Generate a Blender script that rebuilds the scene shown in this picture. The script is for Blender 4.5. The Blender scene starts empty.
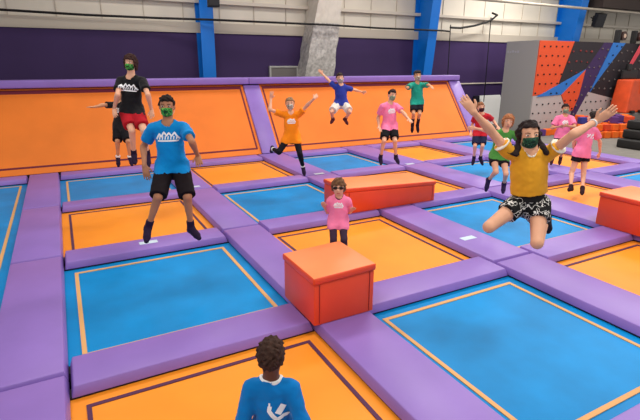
import bpy, bmesh, math, random
import numpy as np
from mathutils import Vector, Matrix
from mathutils.bvhtree import BVHTree
random.seed(7); rng = np.random.default_rng(7)
SC = bpy.context.scene
COL = SC.collection
PI = math.pi

# ------------------------------------------------------------------ materials
def lin(c):
    return tuple(((v/255)/12.92 if v/255 <= .04045 else ((v/255+.055)/1.055)**2.4) for v in c)+(1,)
MATS = {}
def mat(name, rgb, rough=.6, spec=.35, metal=0, noise=0, nscale=6, bump=0, bscale=30, sheen=0):
    if name in MATS: return MATS[name]
    m = bpy.data.materials.new(name); m.use_nodes = True
    nt = m.node_tree; b = nt.nodes['Principled BSDF']
    c = lin(rgb)
    b.inputs['Base Color'].default_value = c
    b.inputs['Roughness'].default_value = rough
    b.inputs['Specular IOR Level'].default_value = spec
    b.inputs['Metallic'].default_value = metal
    if sheen:
        b.inputs['Sheen Weight'].default_value = sheen
    if noise or bump:
        tc = nt.nodes.new('ShaderNodeTexCoord')
    if noise:
        n = nt.nodes.new('ShaderNodeTexNoise'); n.inputs['Scale'].default_value = nscale
        n.inputs['Detail'].default_value = 4
        r = nt.nodes.new('ShaderNodeValToRGB')
        r.color_ramp.elements[0].position = .3; r.color_ramp.elements[1].position = .7
        r.color_ramp.elements[0].color = tuple(max(0, v*(1-noise)) for v in c[:3])+(1,)
        r.color_ramp.elements[1].color = tuple(min(1, v*(1+noise)) for v in c[:3])+(1,)
        nt.links.new(tc.outputs['Object'], n.inputs['Vector'])
        nt.links.new(n.outputs['Fac'], r.inputs['Fac'])
        nt.links.new(r.outputs['Color'], b.inputs['Base Color'])
    if bump:
        n2 = nt.nodes.new('ShaderNodeTexNoise'); n2.inputs['Scale'].default_value = bscale
        n2.inputs['Detail'].default_value = 3
        bp = nt.nodes.new('ShaderNodeBump'); bp.inputs['Strength'].default_value = bump
        bp.inputs['Distance'].default_value = .02
        nt.links.new(tc.outputs['Object'], n2.inputs['Vector'])
        nt.links.new(n2.outputs['Fac'], bp.inputs['Height'])
        nt.links.new(bp.outputs['Normal'], b.inputs['Normal'])
    MATS[name] = m
    return m
def mat_mix(name, cols, scale=20, rough=.7, pos=None):
    """several colours in irregular patches (printed cloth)"""
    if name in MATS: return MATS[name]
    m = bpy.data.materials.new(name); m.use_nodes = True
    nt = m.node_tree; b = nt.nodes['Principled BSDF']; b.inputs['Roughness'].default_value = rough
    b.inputs['Specular IOR Level'].default_value = .2
    tc = nt.nodes.new('ShaderNodeTexCoord'); n = nt.nodes.new('ShaderNodeTexNoise')
    n.inputs['Scale'].default_value = scale; n.inputs['Detail'].default_value = 2
    r = nt.nodes.new('ShaderNodeValToRGB'); r.color_ramp.interpolation = 'CONSTANT'
    k = len(cols); pos = pos or [0]+[.38+.24*i/(k-1) for i in range(1, k)]
    while len(r.color_ramp.elements) < k: r.color_ramp.elements.new(.5)
    for e, c, p in zip(r.color_ramp.elements, cols, pos):
        e.position = p; e.color = lin(c)
    nt.links.new(tc.outputs['Object'], n.inputs['Vector']); nt.links.new(n.outputs['Fac'], r.inputs['Fac'])
    nt.links.new(r.outputs['Color'], b.inputs['Base Color'])
    MATS[name] = m
    return m
PURPLE = mat('purple_vinyl', (143, 112, 192), .42, .4, noise=.06, nscale=2, bump=.12, bscale=5)
BLUEBED = mat('blue_woven_bed', (0, 136, 204), .5, .2, noise=.16, nscale=1.6, bump=.05, bscale=120)  # patchy cloth, with reflections painted in as lighter and darker mottling
ORBED = mat('orange_woven_bed', (255, 150, 38), .5, .3, noise=.08, nscale=1.4, bump=.05, bscale=120)
ORSLOPE = mat('orange_slope_bed', (238, 126, 44), .6, .25, noise=.08, nscale=1.0, bump=.05, bscale=100)
TAN = mat('tan_webbing', (226, 170, 110), .7)
PLUM = mat('plum_webbing', (88, 46, 80), .7)
MAROON = mat('maroon_webbing', (110, 30, 50), .7)
FRAME = mat('dark_steel_frame', (28, 26, 40), .6)
REDVINYL = mat('red_orange_vinyl', (226, 72, 34), .4, .4, noise=.05, nscale=3, bump=.06, bscale=4)
ORVINYL = mat('orange_vinyl_top', (255, 142, 84), .45, .4, noise=.04, nscale=3, bump=.06, bscale=4)
WALLPUR = mat('dark_purple_paint', (63, 46, 88), .7, .2, noise=.05, nscale=1)
WALLBEIGE = mat('beige_metal_wall', (214, 206, 192), .6, .3, noise=.06, nscale=.8)
BAND = mat('grey_beige_band', (190, 180, 166), .7, .2)
GIRT = mat('white_girt', (206, 196, 182), .5)
FLOOR = mat('grey_carpet', (128, 124, 118), .9, .1, noise=.1, nscale=4)
BLUESTEEL = mat('blue_column_paint', (0, 112, 208), .45, .4)
FOIL = mat('silver_foil', (186, 181, 176), .5, .5, .2, noise=.3, nscale=9, bump=.9, bscale=16)
BLACK = mat('black_plastic', (22, 21, 22), .5)
RUBBER = mat('black_cable', (20, 18, 18), .6)
WHITE = mat('white_panel', (244, 244, 240), .5)
WHITEP = mat('white_print', (240, 240, 242), .7)
SILVER = mat('silver_metal', (176, 174, 170), .4, .5, .3)
STICK = mat('pale_sticker', (206, 226, 240), .35, .5)

# ------------------------------------------------------------------ object helpers
def tag(o, label=None, cat=None, group=None, kind=None):
    if label: o['label'] = label
    if cat: o['category'] = cat
    if group: o['group'] = group
    if kind: o['kind'] = kind
    return o
def empty(name, loc, label, cat, group=None):
    o = bpy.data.objects.new(name, None); COL.objects.link(o)
    o.location = loc; o.empty_display_size = .1
    return tag(o, label, cat, group)
def link_mesh(name, me, m, parent=None, loc=(0, 0, 0)):
    o = bpy.data.objects.new(name, me); COL.objects.link(o)
    if m is not None and not me.materials: me.materials.append(m)
    if parent is not None:
        o.parent = parent; o.location = Vector(loc)-Vector(parent.location)
    else:
        o.location = loc
    return o
def bm_obj(name, bm, m, parent=None, loc=(0, 0, 0), smooth=False):
    """bm in world coordinates minus loc"""
    me = bpy.data.meshes.new(name); bm.normal_update(); bm.to_mesh(me); bm.free()
    if smooth:
        for p in me.polygons: p.use_smooth = True
    return link_mesh(name, me, m, parent, loc)
def add_box(bm, x0, x1, y0, y1, z0, z1, bev=0, seg=2):
    vs = [bm.verts.new((x, y, z)) for x in (x0, x1) for y in (y0, y1) for z in (z0, z1)]
    fs = [(0, 1, 3, 2), (4, 6, 7, 5), (0, 4, 5, 1), (2, 3, 7, 6), (0, 2, 6, 4), (1, 5, 7, 3)]
    faces = [bm.faces.new([vs[i] for i in f]) for f in fs]
    if bev:
        es = list({e for f in faces for e in f.edges})
        bmesh.ops.bevel(bm, geom=es, offset=bev, segments=seg, affect='EDGES', profile=.5)
def add_hexa(bm, bottom, top, bev=0, seg=2):
    """8 corner solid: bottom 4 and top 4 points, same winding"""
    b = [bm.verts.new(p) for p in bottom]; t = [bm.verts.new(p) for p in top]
    fs = [bm.faces.new(b[::-1]), bm.faces.new(t)]
    n = len(b)
    for i in range(n): fs.append(bm.faces.new([b[i], b[(i+1) % n], t[(i+1) % n], t[i]]))
    if bev:
        es = list({e for f in fs for e in f.edges})
        bmesh.ops.bevel(bm, geom=es, offset=bev, segments=seg, affect='EDGES', profile=.5)
def add_tube(bm, pts, r, n=8, caps=True):
    pts = [Vector(p) for p in pts]; rings = []
    for i, p in enumerate(pts):
        d = (pts[min(i+1, len(pts)-1)]-pts[max(i-1, 0)]).normalized()
        a = d.orthogonal().normalized() if i == 0 else (pa-d*pa.dot(d)).normalized()
        pa = a; b = d.cross(a)
        rr = r[i] if isinstance(r, (list, tuple)) else r
        rings.append([bm.verts.new(p+rr*(math.cos(2*PI*k/n)*a+math.sin(2*PI*k/n)*b)) for k in range(n)])
    for A, B in zip(rings, rings[1:]):
        for k in range(n): bm.faces.new([A[k], A[(k+1) % n], B[(k+1) % n], B[k]])
    if caps:
        bm.faces.new(rings[0][::-1]); bm.faces.new(rings[-1])
def box_obj(name, m, x0, x1, y0, y1, z0, z1, bev=0, parent=None, loc=None, seg=2, smooth=False):
    if loc is None: loc = ((x0+x1)/2, (y0+y1)/2, z0) if parent is None else tuple(parent.location)
    bm = bmesh.new(); add_box(bm, x0-loc[0], x1-loc[0], y0-loc[1], y1-loc[1], z0-loc[2], z1-loc[2], bev, seg)
    return bm_obj(name, bm, m, parent, loc, smooth)
def smooth_by_angle(o, ang=50):
    for p in o.data.polygons: p.use_smooth = True
    o.data.set_sharp_from_angle(angle=math.radians(ang)) if hasattr(o.data, 'set_sharp_from_angle') else None

# ------------------------------------------------------------------ camera
SC.view_settings.view_transform = 'Standard'
SC.view_settings.look = 'None'
SC.view_settings.gamma = 1
SC.view_settings.use_curve_mapping = False
SC.view_settings.exposure = 0.0
CZ = 2.496
cd = bpy.data.cameras.new('camera'); cam = bpy.data.objects.new('camera', cd); COL.objects.link(cam)
cd.sensor_width = 36; cd.lens = 474.64*36/640; cd.clip_end = 200
pit, yaw, rol = math.radians(17.195), math.radians(28.15), math.radians(.15)
fwd = Vector((math.cos(pit)*math.sin(yaw), math.cos(pit)*math.cos(yaw), -math.sin(pit)))
rgt = Vector((math.cos(yaw), -math.sin(yaw), 0)); upv = rgt.cross(fwd)
M = Matrix((rgt, upv, -fwd)).transposed().to_4x4()
cam.matrix_world = Matrix.Translation((0, 0, CZ)) @ M @ Matrix.Rotation(rol, 4, 'Z')
SC.camera = cam

# ------------------------------------------------------------------ room shell
TOPZ = 7.2
tag(box_obj('floor', FLOOR, -9, 34, -6, 17.2, -.42, -.3), kind='structure')
tag(box_obj('wall_back', WALLBEIGE, -9, 34, 17.2, 17.4, -.3, TOPZ), kind='structure')
o = tag(box_obj('wall_back_paint', WALLPUR, -9, 34, 17.15, 17.2, -.3, 3.47), kind='structure'); o.name = 'trim_1'
tag(box_obj('trim_2', BAND, -9, 34, 17.10, 17.2, 3.47, 3.80), kind='structure')
tag(box_obj('trim_3', GIRT, -9, 34, 17.02, 17.2, 4.40, 4.52, .01), kind='structure')
tag(box_obj('trim_4', GIRT, 14.4, 34, 17.10, 17.15, 1.57, 1.62), kind='structure')
tag(box_obj('trim_5', GIRT, -9, 34, 17.02, 17.2, 5.60, 5.72, .01), kind='structure')
bm = bmesh.new()
for i in range(34):          # standing seams of the metal wall sheets
    x = -8.5+i*1.25
    add_box(bm, x-.012, x+.012, 17.17, 17.2, 3.8, TOPZ)
tag(bm_obj('trim_6', bm, BAND), kind='structure')
tag(box_obj('ceiling', mat('dark_ceiling', (120, 112, 104), .8), -9, 34, -6, 17.4, TOPZ, TOPZ+.1), kind='structure')

# steel columns, deeper towards the roof
def column(x, w, depth0, depth1, label):
    root = empty('steel_column', (x+w/2, 17.0, -.3), label, 'column', 'blue steel columns along the back wall')
    z0, z1 = -.3, TOPZ; k = (depth1-depth0)/5.3
    f = lambda z: 17.15-(depth0+k*(z+.3))
    bm = bmesh.new(); L = root.location
    P = lambda a, b, c: (a-L.x, b-L.y, c-L.z)
    add_hexa(bm, [P(x, f(z0)-.03, z0), P(x+w, f(z0)-.03, z0), P(x+w, f(z0), z0), P(x, f(z0), z0)],
             [P(x, f(z1)-.03, z1), P(x+w, f(z1)-.03, z1), P(x+w, f(z1), z1), P(x, f(z1), z1)])
    bm_obj('front_flange', bm, BLUESTEEL, root, L)
    bm = bmesh.new(); c = x+w/2
    add_hexa(bm, [P(c-.02, f(z0), z0), P(c+.02, f(z0), z0), P(c+.02, 17.12, z0), P(c-.02, 17.12, z0)],
             [P(c-.02, f(z1), z1), P(c+.02, f(z1), z1), P(c+.02, 17.12, z1), P(c-.02, 17.12, z1)])
    bm_obj('web', bm, BLUESTEEL, root, L)
    box_obj('rear_flange', BLUESTEEL, x, x+w, 17.12, 17.15, z0, z1, parent=root)
    return root
column(4.39, .45, .42, .60, 'blue steel column with a black loudspeaker at its top, left of the others')
column(13.70, .45, .50, 1.06, 'blue steel column behind the two jumpers in pink and teal')
column(22.75, .5, .62, 1.2, 'blue steel column rising behind the patterned climbing wall')
# column wrapped in wrinkled silver foil
bm = bmesh.new(); rows = []
N = 24
for i in range(26):
    z = -.3+i*(TOPZ+.3)/25
    t = min(1, max(0, (z-1.6)/3.2))
    x0 = 8.08+.58*t; x1 = 9.36+.24*t; y1 = 17.15; y0 = 16.5-.25*t
    ring = []
    for k in range(N):
        s = k/N*4; q = s % 1
        p = [(x0+(x1-x0)*q, y0), (x1, y0+(y1-y0)*q), (x1-(x1-x0)*q, y1), (x0, y1-(y1-y0)*q)][int(s)]
        j = .022
        ring.append(bm.verts.new((p[0]+random.uniform(-j, j), min(17.15, p[1]+random.uniform(-j, j)), z)))
    rows.append(ring)
for A, B in zip(rows, rows[1:]):
    for k in range(N): bm.faces.new([A[k], A[(k+1) % N], B[(k+1) % N], B[k]])
bm.faces.new(rows[0][::-1]); bm.faces.new(rows[-1])
o = bm_obj('wrapped_column', bm, FOIL)
o.data.materials.append(mat('white_vinyl_wrap', (206, 198, 186), .5, noise=.06, nscale=5, bump=.3, bscale=8))
for f in o.data.polygons:
    if f.center.z > 3.85: f.material_index = 1
tag(o, 'tapering building column wrapped in wrinkled silver insulation foil between two purple wall fields', 'column')

# things on the back wall
r = empty('wall_panel', (7.58, 17.12, 1.3), 'silver framed grey panel low on the purple wall left of the foil wrapped column', 'panel')
bm = bmesh.new()
for b in ((6.99, 8.17, 2.33, 2.39), (6.99, 8.17, 1.3, 1.36), (6.99, 7.06, 1.36, 2.33), (8.10, 8.17, 1.36, 2.33)):
    add_box(bm, b[0]-7.58, b[1]-7.58, -.08, .03, b[2]-1.3, b[3]-1.3, .008)
bm_obj('panel_frame', bm, SILVER, r, r.location)
box_obj('panel_face', mat('grey_panel', (112, 106, 104), .5), 7.06, 8.10, 17.07, 17.14, 1.36, 2.33, parent=r)
r = empty('white_board', (18.5, 17.1, -.3), 'tall white board leaning against the purple wall behind the red shirt kid', 'board')
bm = bmesh.new(); add_hexa(bm, [(-.70, -.62, 0), (.74, -.62, 0), (.74, -.56, 0), (-.70, -.56, 0)], [(-.70, -.03, 1.32), (.74, -.03, 1.32), (.74, .03, 1.32), (-.70, .03, 1.32)], .01)  # tilt shaped so the board catches more overhead light
bm_obj('board_face', bm, WHITE, r, r.location)
box_obj('board_post', mat('black_post', (30, 26, 40), .6), 17.45, 17.78, 17.0, 17.12, -.3, 1.02, .01, parent=r)
bm = bmesh.new()
pts = [(-8, 16.7, 3.9), (-1.13, 16.7, 3.89), (1.0, 16.7, 3.85), (3.15, 16.7, 3.85), (4.6, 16.35, 3.84), (8.9, 16.1, 3.82), (11.4, 16.3, 3.80), (13.5, 16.08, 3.79), (14.35, 16.08, 3.79), (15.3, 16.7, 3.82)]
add_tube(bm, pts, .035)
tag(bm_obj('black_cable', bm, RUBBER), 'long black cable strung level across the beige upper wall', 'cable')
bm = bmesh.new()
add_tube(bm, [(15.3, 16.7, 3.98), (15.9, 16.7, 3.98), (16.74, 16.7, 4.11), (17.4, 16.7, 4.27), (17.75, 16.7, 4.40), (18.05, 16.7, 4.6), (18.1, 17.05, 4.72)], .045)
tag(bm_obj('curved_cable', bm, RUBBER), 'short thick black cable curving upward between the two hanging ropes', 'cable')
for x, z1, nm in ((15.4, 4.1, 'left one of two thin black ropes hanging before the purple wall'), (17.78, 4.5, 'right one of two thin black ropes, hanging beside the climbing wall')):
    bm = bmesh.new(); add_tube(bm, [(x, 16.8, z1), (x+.06, 16.8, 2), (x+.08, 16.8, .75)], .022, 6)
    tag(bm_obj('hanging_rope', bm, RUBBER), nm, 'rope', 'thin ropes before the back wall')
bm = bmesh.new(); add_tube(bm, [(14.6, 15.2, 4.95), (20, 15.2, 4.95), (26, 15.2, 4.95), (33.5, 15.2, 4.95)], .055, 12)
tag(bm_obj('ceiling_pipe', bm, mat('pale_pipe', (170, 160, 146), .4), smooth=True), 'pale straight conduit pipe running level above the climbing wall', 'pipe')
o = box_obj('air_duct', mat('brown_duct', (70, 58, 54), .7), 24.0, 33.8, 15.6, 16.5, 5.14, TOPZ, .02)
tag(o, 'dark brown duct hanging from the ceiling above the climbing wall', 'duct')

# loudspeakers
def speaker(loc, rz, rx, s, label):
    root = empty('loudspeaker', loc, label, 'loudspeaker', 'black loudspeakers fixed high on the columns'); root.rotation_euler = (rx, 0, rz)
    L = Vector(loc)
    def add(name, bm, m):
        me = bpy.data.meshes.new(name); bm.normal_update(); bm.to_mesh(me); bm.free(); me.materials.append(m)
        ob = bpy.data.objects.new(name, me); COL.objects.link(ob); ob.parent = root
    w, d, h = s
    bm = bmesh.new(); add_hexa(bm, [(-w/2, -d/2, 0), (w/2, -d/2, 0), (w*.36, d/2, 0), (-w*.36, d/2, 0)], [(-w/2, -d/2, h), (w/2, -d/2, h), (w*.36, d/2, h), (-w*.36, d/2, h)], .02); add('cabinet', bm, BLACK)
    bm = bmesh.new(); add_box(bm, -w*.44, w*.44, -d/2-.015, -d/2+.005, h*.05, h*.95, .008); add('grille', bm, mat('speaker_grille', (40, 40, 44), .8))
    bm = bmesh.new(); add_tube(bm, [(0, d*.45, h*.5), (0, d*.5+.42, h*.5)], .03); add_box(bm, -.05, .05, d*.5+.2, d*.5+.24, h*.3, h*.7); add('bracket', bm, BLACK)
speaker((4.66, 15.93, 4.18), 0, 0, (.38, .3, .75), 'black box loudspeaker on the left blue column, cut by the top of the picture')
speaker((23.55, 15.5, 4.22), -.35, .28, (.5, .34, .62), 'black box loudspeaker tilted down beside the blue column over the climbing wall')

# ------------------------------------------------------------------ trampoline court
XL = {'A': -.244, 'B': 2.49, 'C': 5.27, 'D': 8.03, 'E': 10.716}
XR = {'A': 1.864, 'B': 4.549, 'C': 7.186, 'D': 9.868, 'E': 12.638}
YF = {1: 3.60, 2: 6.30, 3: 8.99, 4: 11.68}      # far edges
YN = {1: 1.50, 2: 4.10, 3: 6.80, 4: 9.42}       # near edges
PT, PB = .104, .014                              # pad top and underside
BEDS = {
 'A1': ('O', 'orange trampoline bed at the front under the boy seen from behind'),
 'B1': ('B', 'largest blue trampoline bed, at the lower right of the picture'),
 'C1': ('O', 'orange trampoline bed before the red foam block at the right edge'),
 'A2': ('B', 'large blue trampoline bed left of the orange foam cube'),
 'B2': ('O', 'orange trampoline bed directly behind the orange foam cube'),
 'C2': ('B', 'blue trampoline bed below the girl in the yellow shirt'),
 'D2': ('O', 'orange trampoline bed under the pink shirt with a white back print'),
 'E2': ('B', 'blue trampoline bed behind the red foam block at the right edge'),
 'A3': ('O', 'orange trampoline bed behind the legs of the blue shirt boy'),
 'B3': ('B', 'blue trampoline bed left of the long orange wedge block'),
 'C3': ('O', 'orange trampoline bed mostly hidden behind the long orange wedge block'),
 'D3': ('B', 'blue trampoline bed under the kid in the red shirt and green shirt girl'),
 'E3': ('O', 'orange trampoline bed under the boy with folded arms before the climbing wall'),
 'A4': ('B', 'narrow looking blue trampoline bed below the black shirt teens'),
 'B4': ('O', 'orange trampoline bed in front of the purple gap in the slanted wall'),
 'C4': ('B', 'blue trampoline bed right of the leaping girl in orange'),
 'D4': ('O', 'orange trampoline bed right of the feet of the tall pink shirt boy'),
 'E4': ('B', 'farthest blue trampoline bed at the right end of the slanted wall'),
}
SHORT = {'A1': 'front orange bed', 'B1': 'largest blue bed', 'C1': 'right edge orange bed',
 'A2': 'blue bed left of cube', 'B2': 'orange bed behind cube', 'C2': 'blue bed below yellow girl', 'D2': 'orange bed below back print', 'E2': 'blue bed behind red block',
 'A3': 'orange bed behind blue boy', 'B3': 'blue bed left of wedge', 'C3': 'orange bed behind wedge', 'D3': 'blue bed below red kid', 'E3': 'orange bed near climbing wall',
 'A4': 'blue bed below black shirts', 'B4': 'orange bed before purple gap', 'C4': 'blue bed beside leaping girl', 'D4': 'orange bed beside pink boy', 'E4': 'farthest blue bed'}
def ring(bm, x0, x1, y0, y1, w, z0, z1):
    """square picture-frame of width w just inside the given rectangle"""
    o = [(x0, y0), (x1, y0), (x1, y1), (x0, y1)]; i = [(x0+w, y0+w), (x1-w, y0+w), (x1-w, y1-w), (x0+w, y1-w)]
    V = [[bm.verts.new((p[0], p[1], z)) for p in q] for q, z in ((o, z0), (i, z0), (o, z1), (i, z1))]
    for k in range(4):
        j = (k+1) % 4
        bm.faces.new([V[2][k], V[2][j], V[3][j], V[3][k]]); bm.faces.new([V[0][j], V[0][k], V[1][k], V[1][j]])
        bm.faces.new([V[0][k], V[0][j], V[2][j], V[2][k]]); bm.faces.new([V[1][j], V[1][k], V[3][k], V[3][j]])
def trampoline(x0, x1, y0, y1, colr, label, group=None):
    root = empty('trampoline', ((x0+x1)/2, (y0+y1)/2, -.3), label, 'trampoline', group)
    L = root.location
    nx, ny = 14, 14
    bm = bmesh.new()     # the woven bed, sagging a touch in the middle
    e = .02
    vs = [[bm.verts.new((x0-e+(x1-x0+2*e)*i/nx-L.x, y0-e+(y1-y0+2*e)*j/ny-L.y, .3-.006-.012*math.sin(PI*i/nx)*math.sin(PI*j/ny))) for j in range(ny+1)] for i in range(nx+1)]
    for i in range(nx):
        for j in range(ny): bm.faces.new([vs[i][j], vs[i+1][j], vs[i+1][j+1], vs[i][j+1]])
    r_ = bmesh.ops.extrude_face_region(bm, geom=bm.faces[:])
    for v in [g for g in r_['geom'] if isinstance(g, bmesh.types.BMVert)]: v.co.z -= .008
    bmesh.ops.recalc_face_normals(bm, faces=bm.faces)
    bm_obj('bed', bm, BLUEBED if colr == 'B' else ORBED, root, L)
    bm = bmesh.new()
    o = .105 if colr == 'B' else .10
    ring(bm, x0+o-L.x, x1-o-L.x, y0+o-L.y, y1-o-L.y, .042 if colr == 'B' else .035, .29, .3)
    bm_obj('border_stripe', bm, TAN if colr == 'B' else PLUM, root, L)
    bm = bmesh.new()
    ring(bm, x0-.14-L.x, x1+.14-L.x, y0-.14-L.y, y1+.14-L.y, .12, 0, .3+PB-.002)
    bm_obj('frame', bm, FRAME, root, L)
    return root
for k, (c, lab) in BEDS.items():
    trampoline(XL[k[0]], XR[k[0]], YN[int(k[1])], YF[int(k[1])], c, lab, 'trampoline beds of the court')
trampoline(-2.6, -.86, 2.0, 11.68, 'B', 'long narrow blue trampoline track along the left edge of the picture', 'trampoline beds of the court')

PADS = 'purple foam pads between the trampolines'
def pad(x0, x1, y0, y1, label, bev=.022):
    g = .004
    c = ((x0+x1)/2, (y0+y1)/2, PB); a, b, t = (x1-x0)/2-g, (y1-y0)/2-g, .028
    bm = bmesh.new(); add_hexa(bm, [(-a, -b, 0), (a, -b, 0), (a, b, 0), (-a, b, 0)], [(-a+t, -b+t, PT-PB), (a-t, -b+t, PT-PB), (a-t, b-t, PT-PB), (-a+t, b-t, PT-PB)], .009, 2)
    o = bm_obj('foam_pad', bm, PURPLE, None, c)
    smooth_by_angle(o, 40)
    tag(o, label, 'foam pad', PADS)
cols = 'ABCDE'
def has(k): return k in BEDS
for c in cols:
    for r in (1, 2, 3, 4):
        if r < 4:
            a, b = c+str(r), c+str(r+1)
            if not has(a):
                if has(b): pad(XL[c], XR[c], YF[r], YN[r+1], 'crosswise purple foam pad along the near edge of %s' % SHORT[b])
                continue
            pad(XL[c], XR[c], YF[r], YN[r+1], 'crosswise purple foam pad between %s and %s' % (SHORT[a], SHORT[b]))
        else:
            pad(XL[c], XR[c], YF[4], 12.17, 'purple foam pad at the slanted wall foot behind %s' % SHORT[c+'4'])
pad(XL['B'], XR['B'], 1.0, YN[1], 'purple foam pad along the near edge of the largest blue bed')
pad(XL['A'], XR['A'], 1.0, YN[1], 'purple foam pad along the near edge of the front orange bed')
YM = [.95, 3.85, 6.62, 9.205, 12.17]
edges = [(-.86, XL['A'])]+[(XR[cols[i]], XL[cols[i+1]]) for i in range(4)]+[(XR['E'], XR['E']+.62)]
for i, (x0, x1) in enumerate(edges):
    for r in (1, 2, 3, 4):
        left = cols[i-1]+str(r) if i else None; right = cols[i]+str(r) if i < 5 else None
        if left and not has(left) : continue
        if i == 0: t = 'lengthwise purple foam pad between long blue track and %s' % SHORT[right]
        elif i == 5: t = 'lengthwise purple foam pad along the right side of %s' % SHORT[left]
        elif has(right): t = 'lengthwise purple foam pad between %s and %s' % (SHORT[left], SHORT[right])
        else: t = 'lengthwise purple foam pad along the right side of %s' % SHORT[left]
        pad(x0, x1, YM[r-1], YM[r], t)
pad(-3.0, -.86, 11.68, 12.17, 'purple foam pad closing the far end of the long left blue track')

# ------------------------------------------------------------------ slanted trampolines at the back
S0 = Vector((0, 12.20, .10)); S1 = Vector((0, 13.58, 1.90)); SV = (S1-S0); SL = SV.length; SV.normalize(); SN = Vector((0, -SV.z, SV.y))
def slope_pt(x, s, n=0):
    return Vector((x, 0, 0))+S0+SV*s+SN*n
def slope_slab(bm, L, x0, x1, s0, s1, n0, n1, bev=0):
    add_hexa(bm, [slope_pt(x0, s0, n0)-L, slope_pt(x1, s0, n0)-L, slope_pt(x1, s1, n0)-L, slope_pt(x0, s1, n0)-L],
             [slope_pt(x0, s0, n1)-L, slope_pt(x1, s0, n1)-L, slope_pt(x1, s1, n1)-L, slope_pt(x0, s1, n1)-L], bev)
def slanted(x0, x1, label):
    root = empty('slanted_trampoline', ((x0+x1)/2, 12.3, -.3), label, 'trampoline', 'slanted trampolines along the back wall'); L = root.location
    bm = bmesh.new(); slope_slab(bm, L, x0, x1, 0, SL-.01, -.02, 0); bm_obj('bed', bm, ORSLOPE, root, L)
    bm = bmesh.new()
    o, w = .07, .045; a, b, c, d = x0+o, x1-o, .15, SL-.10
    for q in ((a, b, c, c+w), (a, b, d-.06, d+.04), (a, a+w, c+w, d-.06), (b-w, b, c+w, d-.06)): slope_slab(bm, L, *q, 0, .006)  # wider top band: webbing plus the rail's overhang shade painted in maroon
    bm_obj('border_stripe', bm, MAROON, root, L)
    bm = bmesh.new()   # solid timber-clad support below the bed
    P = [(x0, 12.20, -.3), (x0, 14.0, -.3), (x0, 13.98, 1.905), (x0, 13.60, 1.90), (x0, 12.23, .06)]
    A = [bm.verts.new(Vector(p)-L) for p in P]; B = [bm.verts.new(Vector((x1, p[1], p[2]))-L) for p in P]
    bm.faces.new(A[::-1]); bm.faces.new(B)
    for i in range(5): bm.faces.new([A[i], A[(i+1) % 5], B[(i+1) % 5], B[i]])
    bmesh.ops.recalc_face_normals(bm, faces=bm.faces)
    bm_obj('support', bm, FRAME, root, L)
slanted(-3.6, 4.70, 'long slanted orange wall trampoline behind the two teens in black shirts')
slanted(5.20, 12.50, 'slanted orange wall trampoline behind the jumpers in orange, navy, pink and teal')
for x0, x1, lab in ((4.70, 5.20, 'sloping purple foam pad in the gap between the two slanted orange trampolines'), (12.50, 13.02, 'sloping purple foam pad at the right end of the slanted orange wall')):
    L = Vector(((x0+x1)/2, 12.25, .1)); bm = bmesh.new(); slope_slab(bm, L, x0+.004, x1-.004, -.02, SL-.05, -.03, .055, .02)
    o = bm_obj('slope_pad', bm, PURPLE, None, L); smooth_by_angle(o, 40); tag(o, lab, 'foam pad', 'purple pads of the slanted wall')
    if x0 < 5:
        bm = bmesh.new(); P = [(x0, 12.26, -.3), (x0, 13.95, -.3), (x0, 13.95, 1.905), (x0, 13.64, 1.90), (x0, 12.30, .06)]
        A = [bm.verts.new(Vector(p)-L) for p in P]; B = [bm.verts.new(Vector((x1, p[1], p[2]))-L) for p in P]
        bm.faces.new(A[::-1]); bm.faces.new(B)
        for i in range(5): bm.faces.new([A[i], A[(i+1) % 5], B[(i+1) % 5], B[i]])
        bmesh.ops.recalc_face_normals(bm, faces=bm.faces); bm_obj('support', bm, FRAME, o, L)
    else:
        bm = bmesh.new(); P = [(x0, 12.26, -.3), (x0, 13.95, -.3), (x0, 13.95, 1.905), (x0, 13.64, 1.90), (x0, 12.30, .06)]
        A = [bm.verts.new(Vector(p)-L) for p in P]; B = [bm.verts.new(Vector((x1, p[1], p[2]))-L) for p in P]
        bm.faces.new(A[::-1]); bm.faces.new(B)
        for i in range(5): bm.faces.new([A[i], A[(i+1) % 5], B[(i+1) % 5], B[i]])
        bmesh.ops.recalc_face_normals(bm, faces=bm.faces); bm_obj('support', bm, FRAME, o, L)
for x0, x1, lab in ((-3.6, 4.86, 'long purple foam rail capping the left slanted trampoline'), (4.86, 12.96, 'long purple foam rail capping the right slanted trampoline')):
    o = box_obj('rail_pad', PURPLE, x0, x1-.004, 13.42, 14.0, 1.91, 2.09, .03, seg=3); smooth_by_angle(o, 40)
    tag(o, lab, 'foam pad', 'purple rails on top of the slanted wall')

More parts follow.
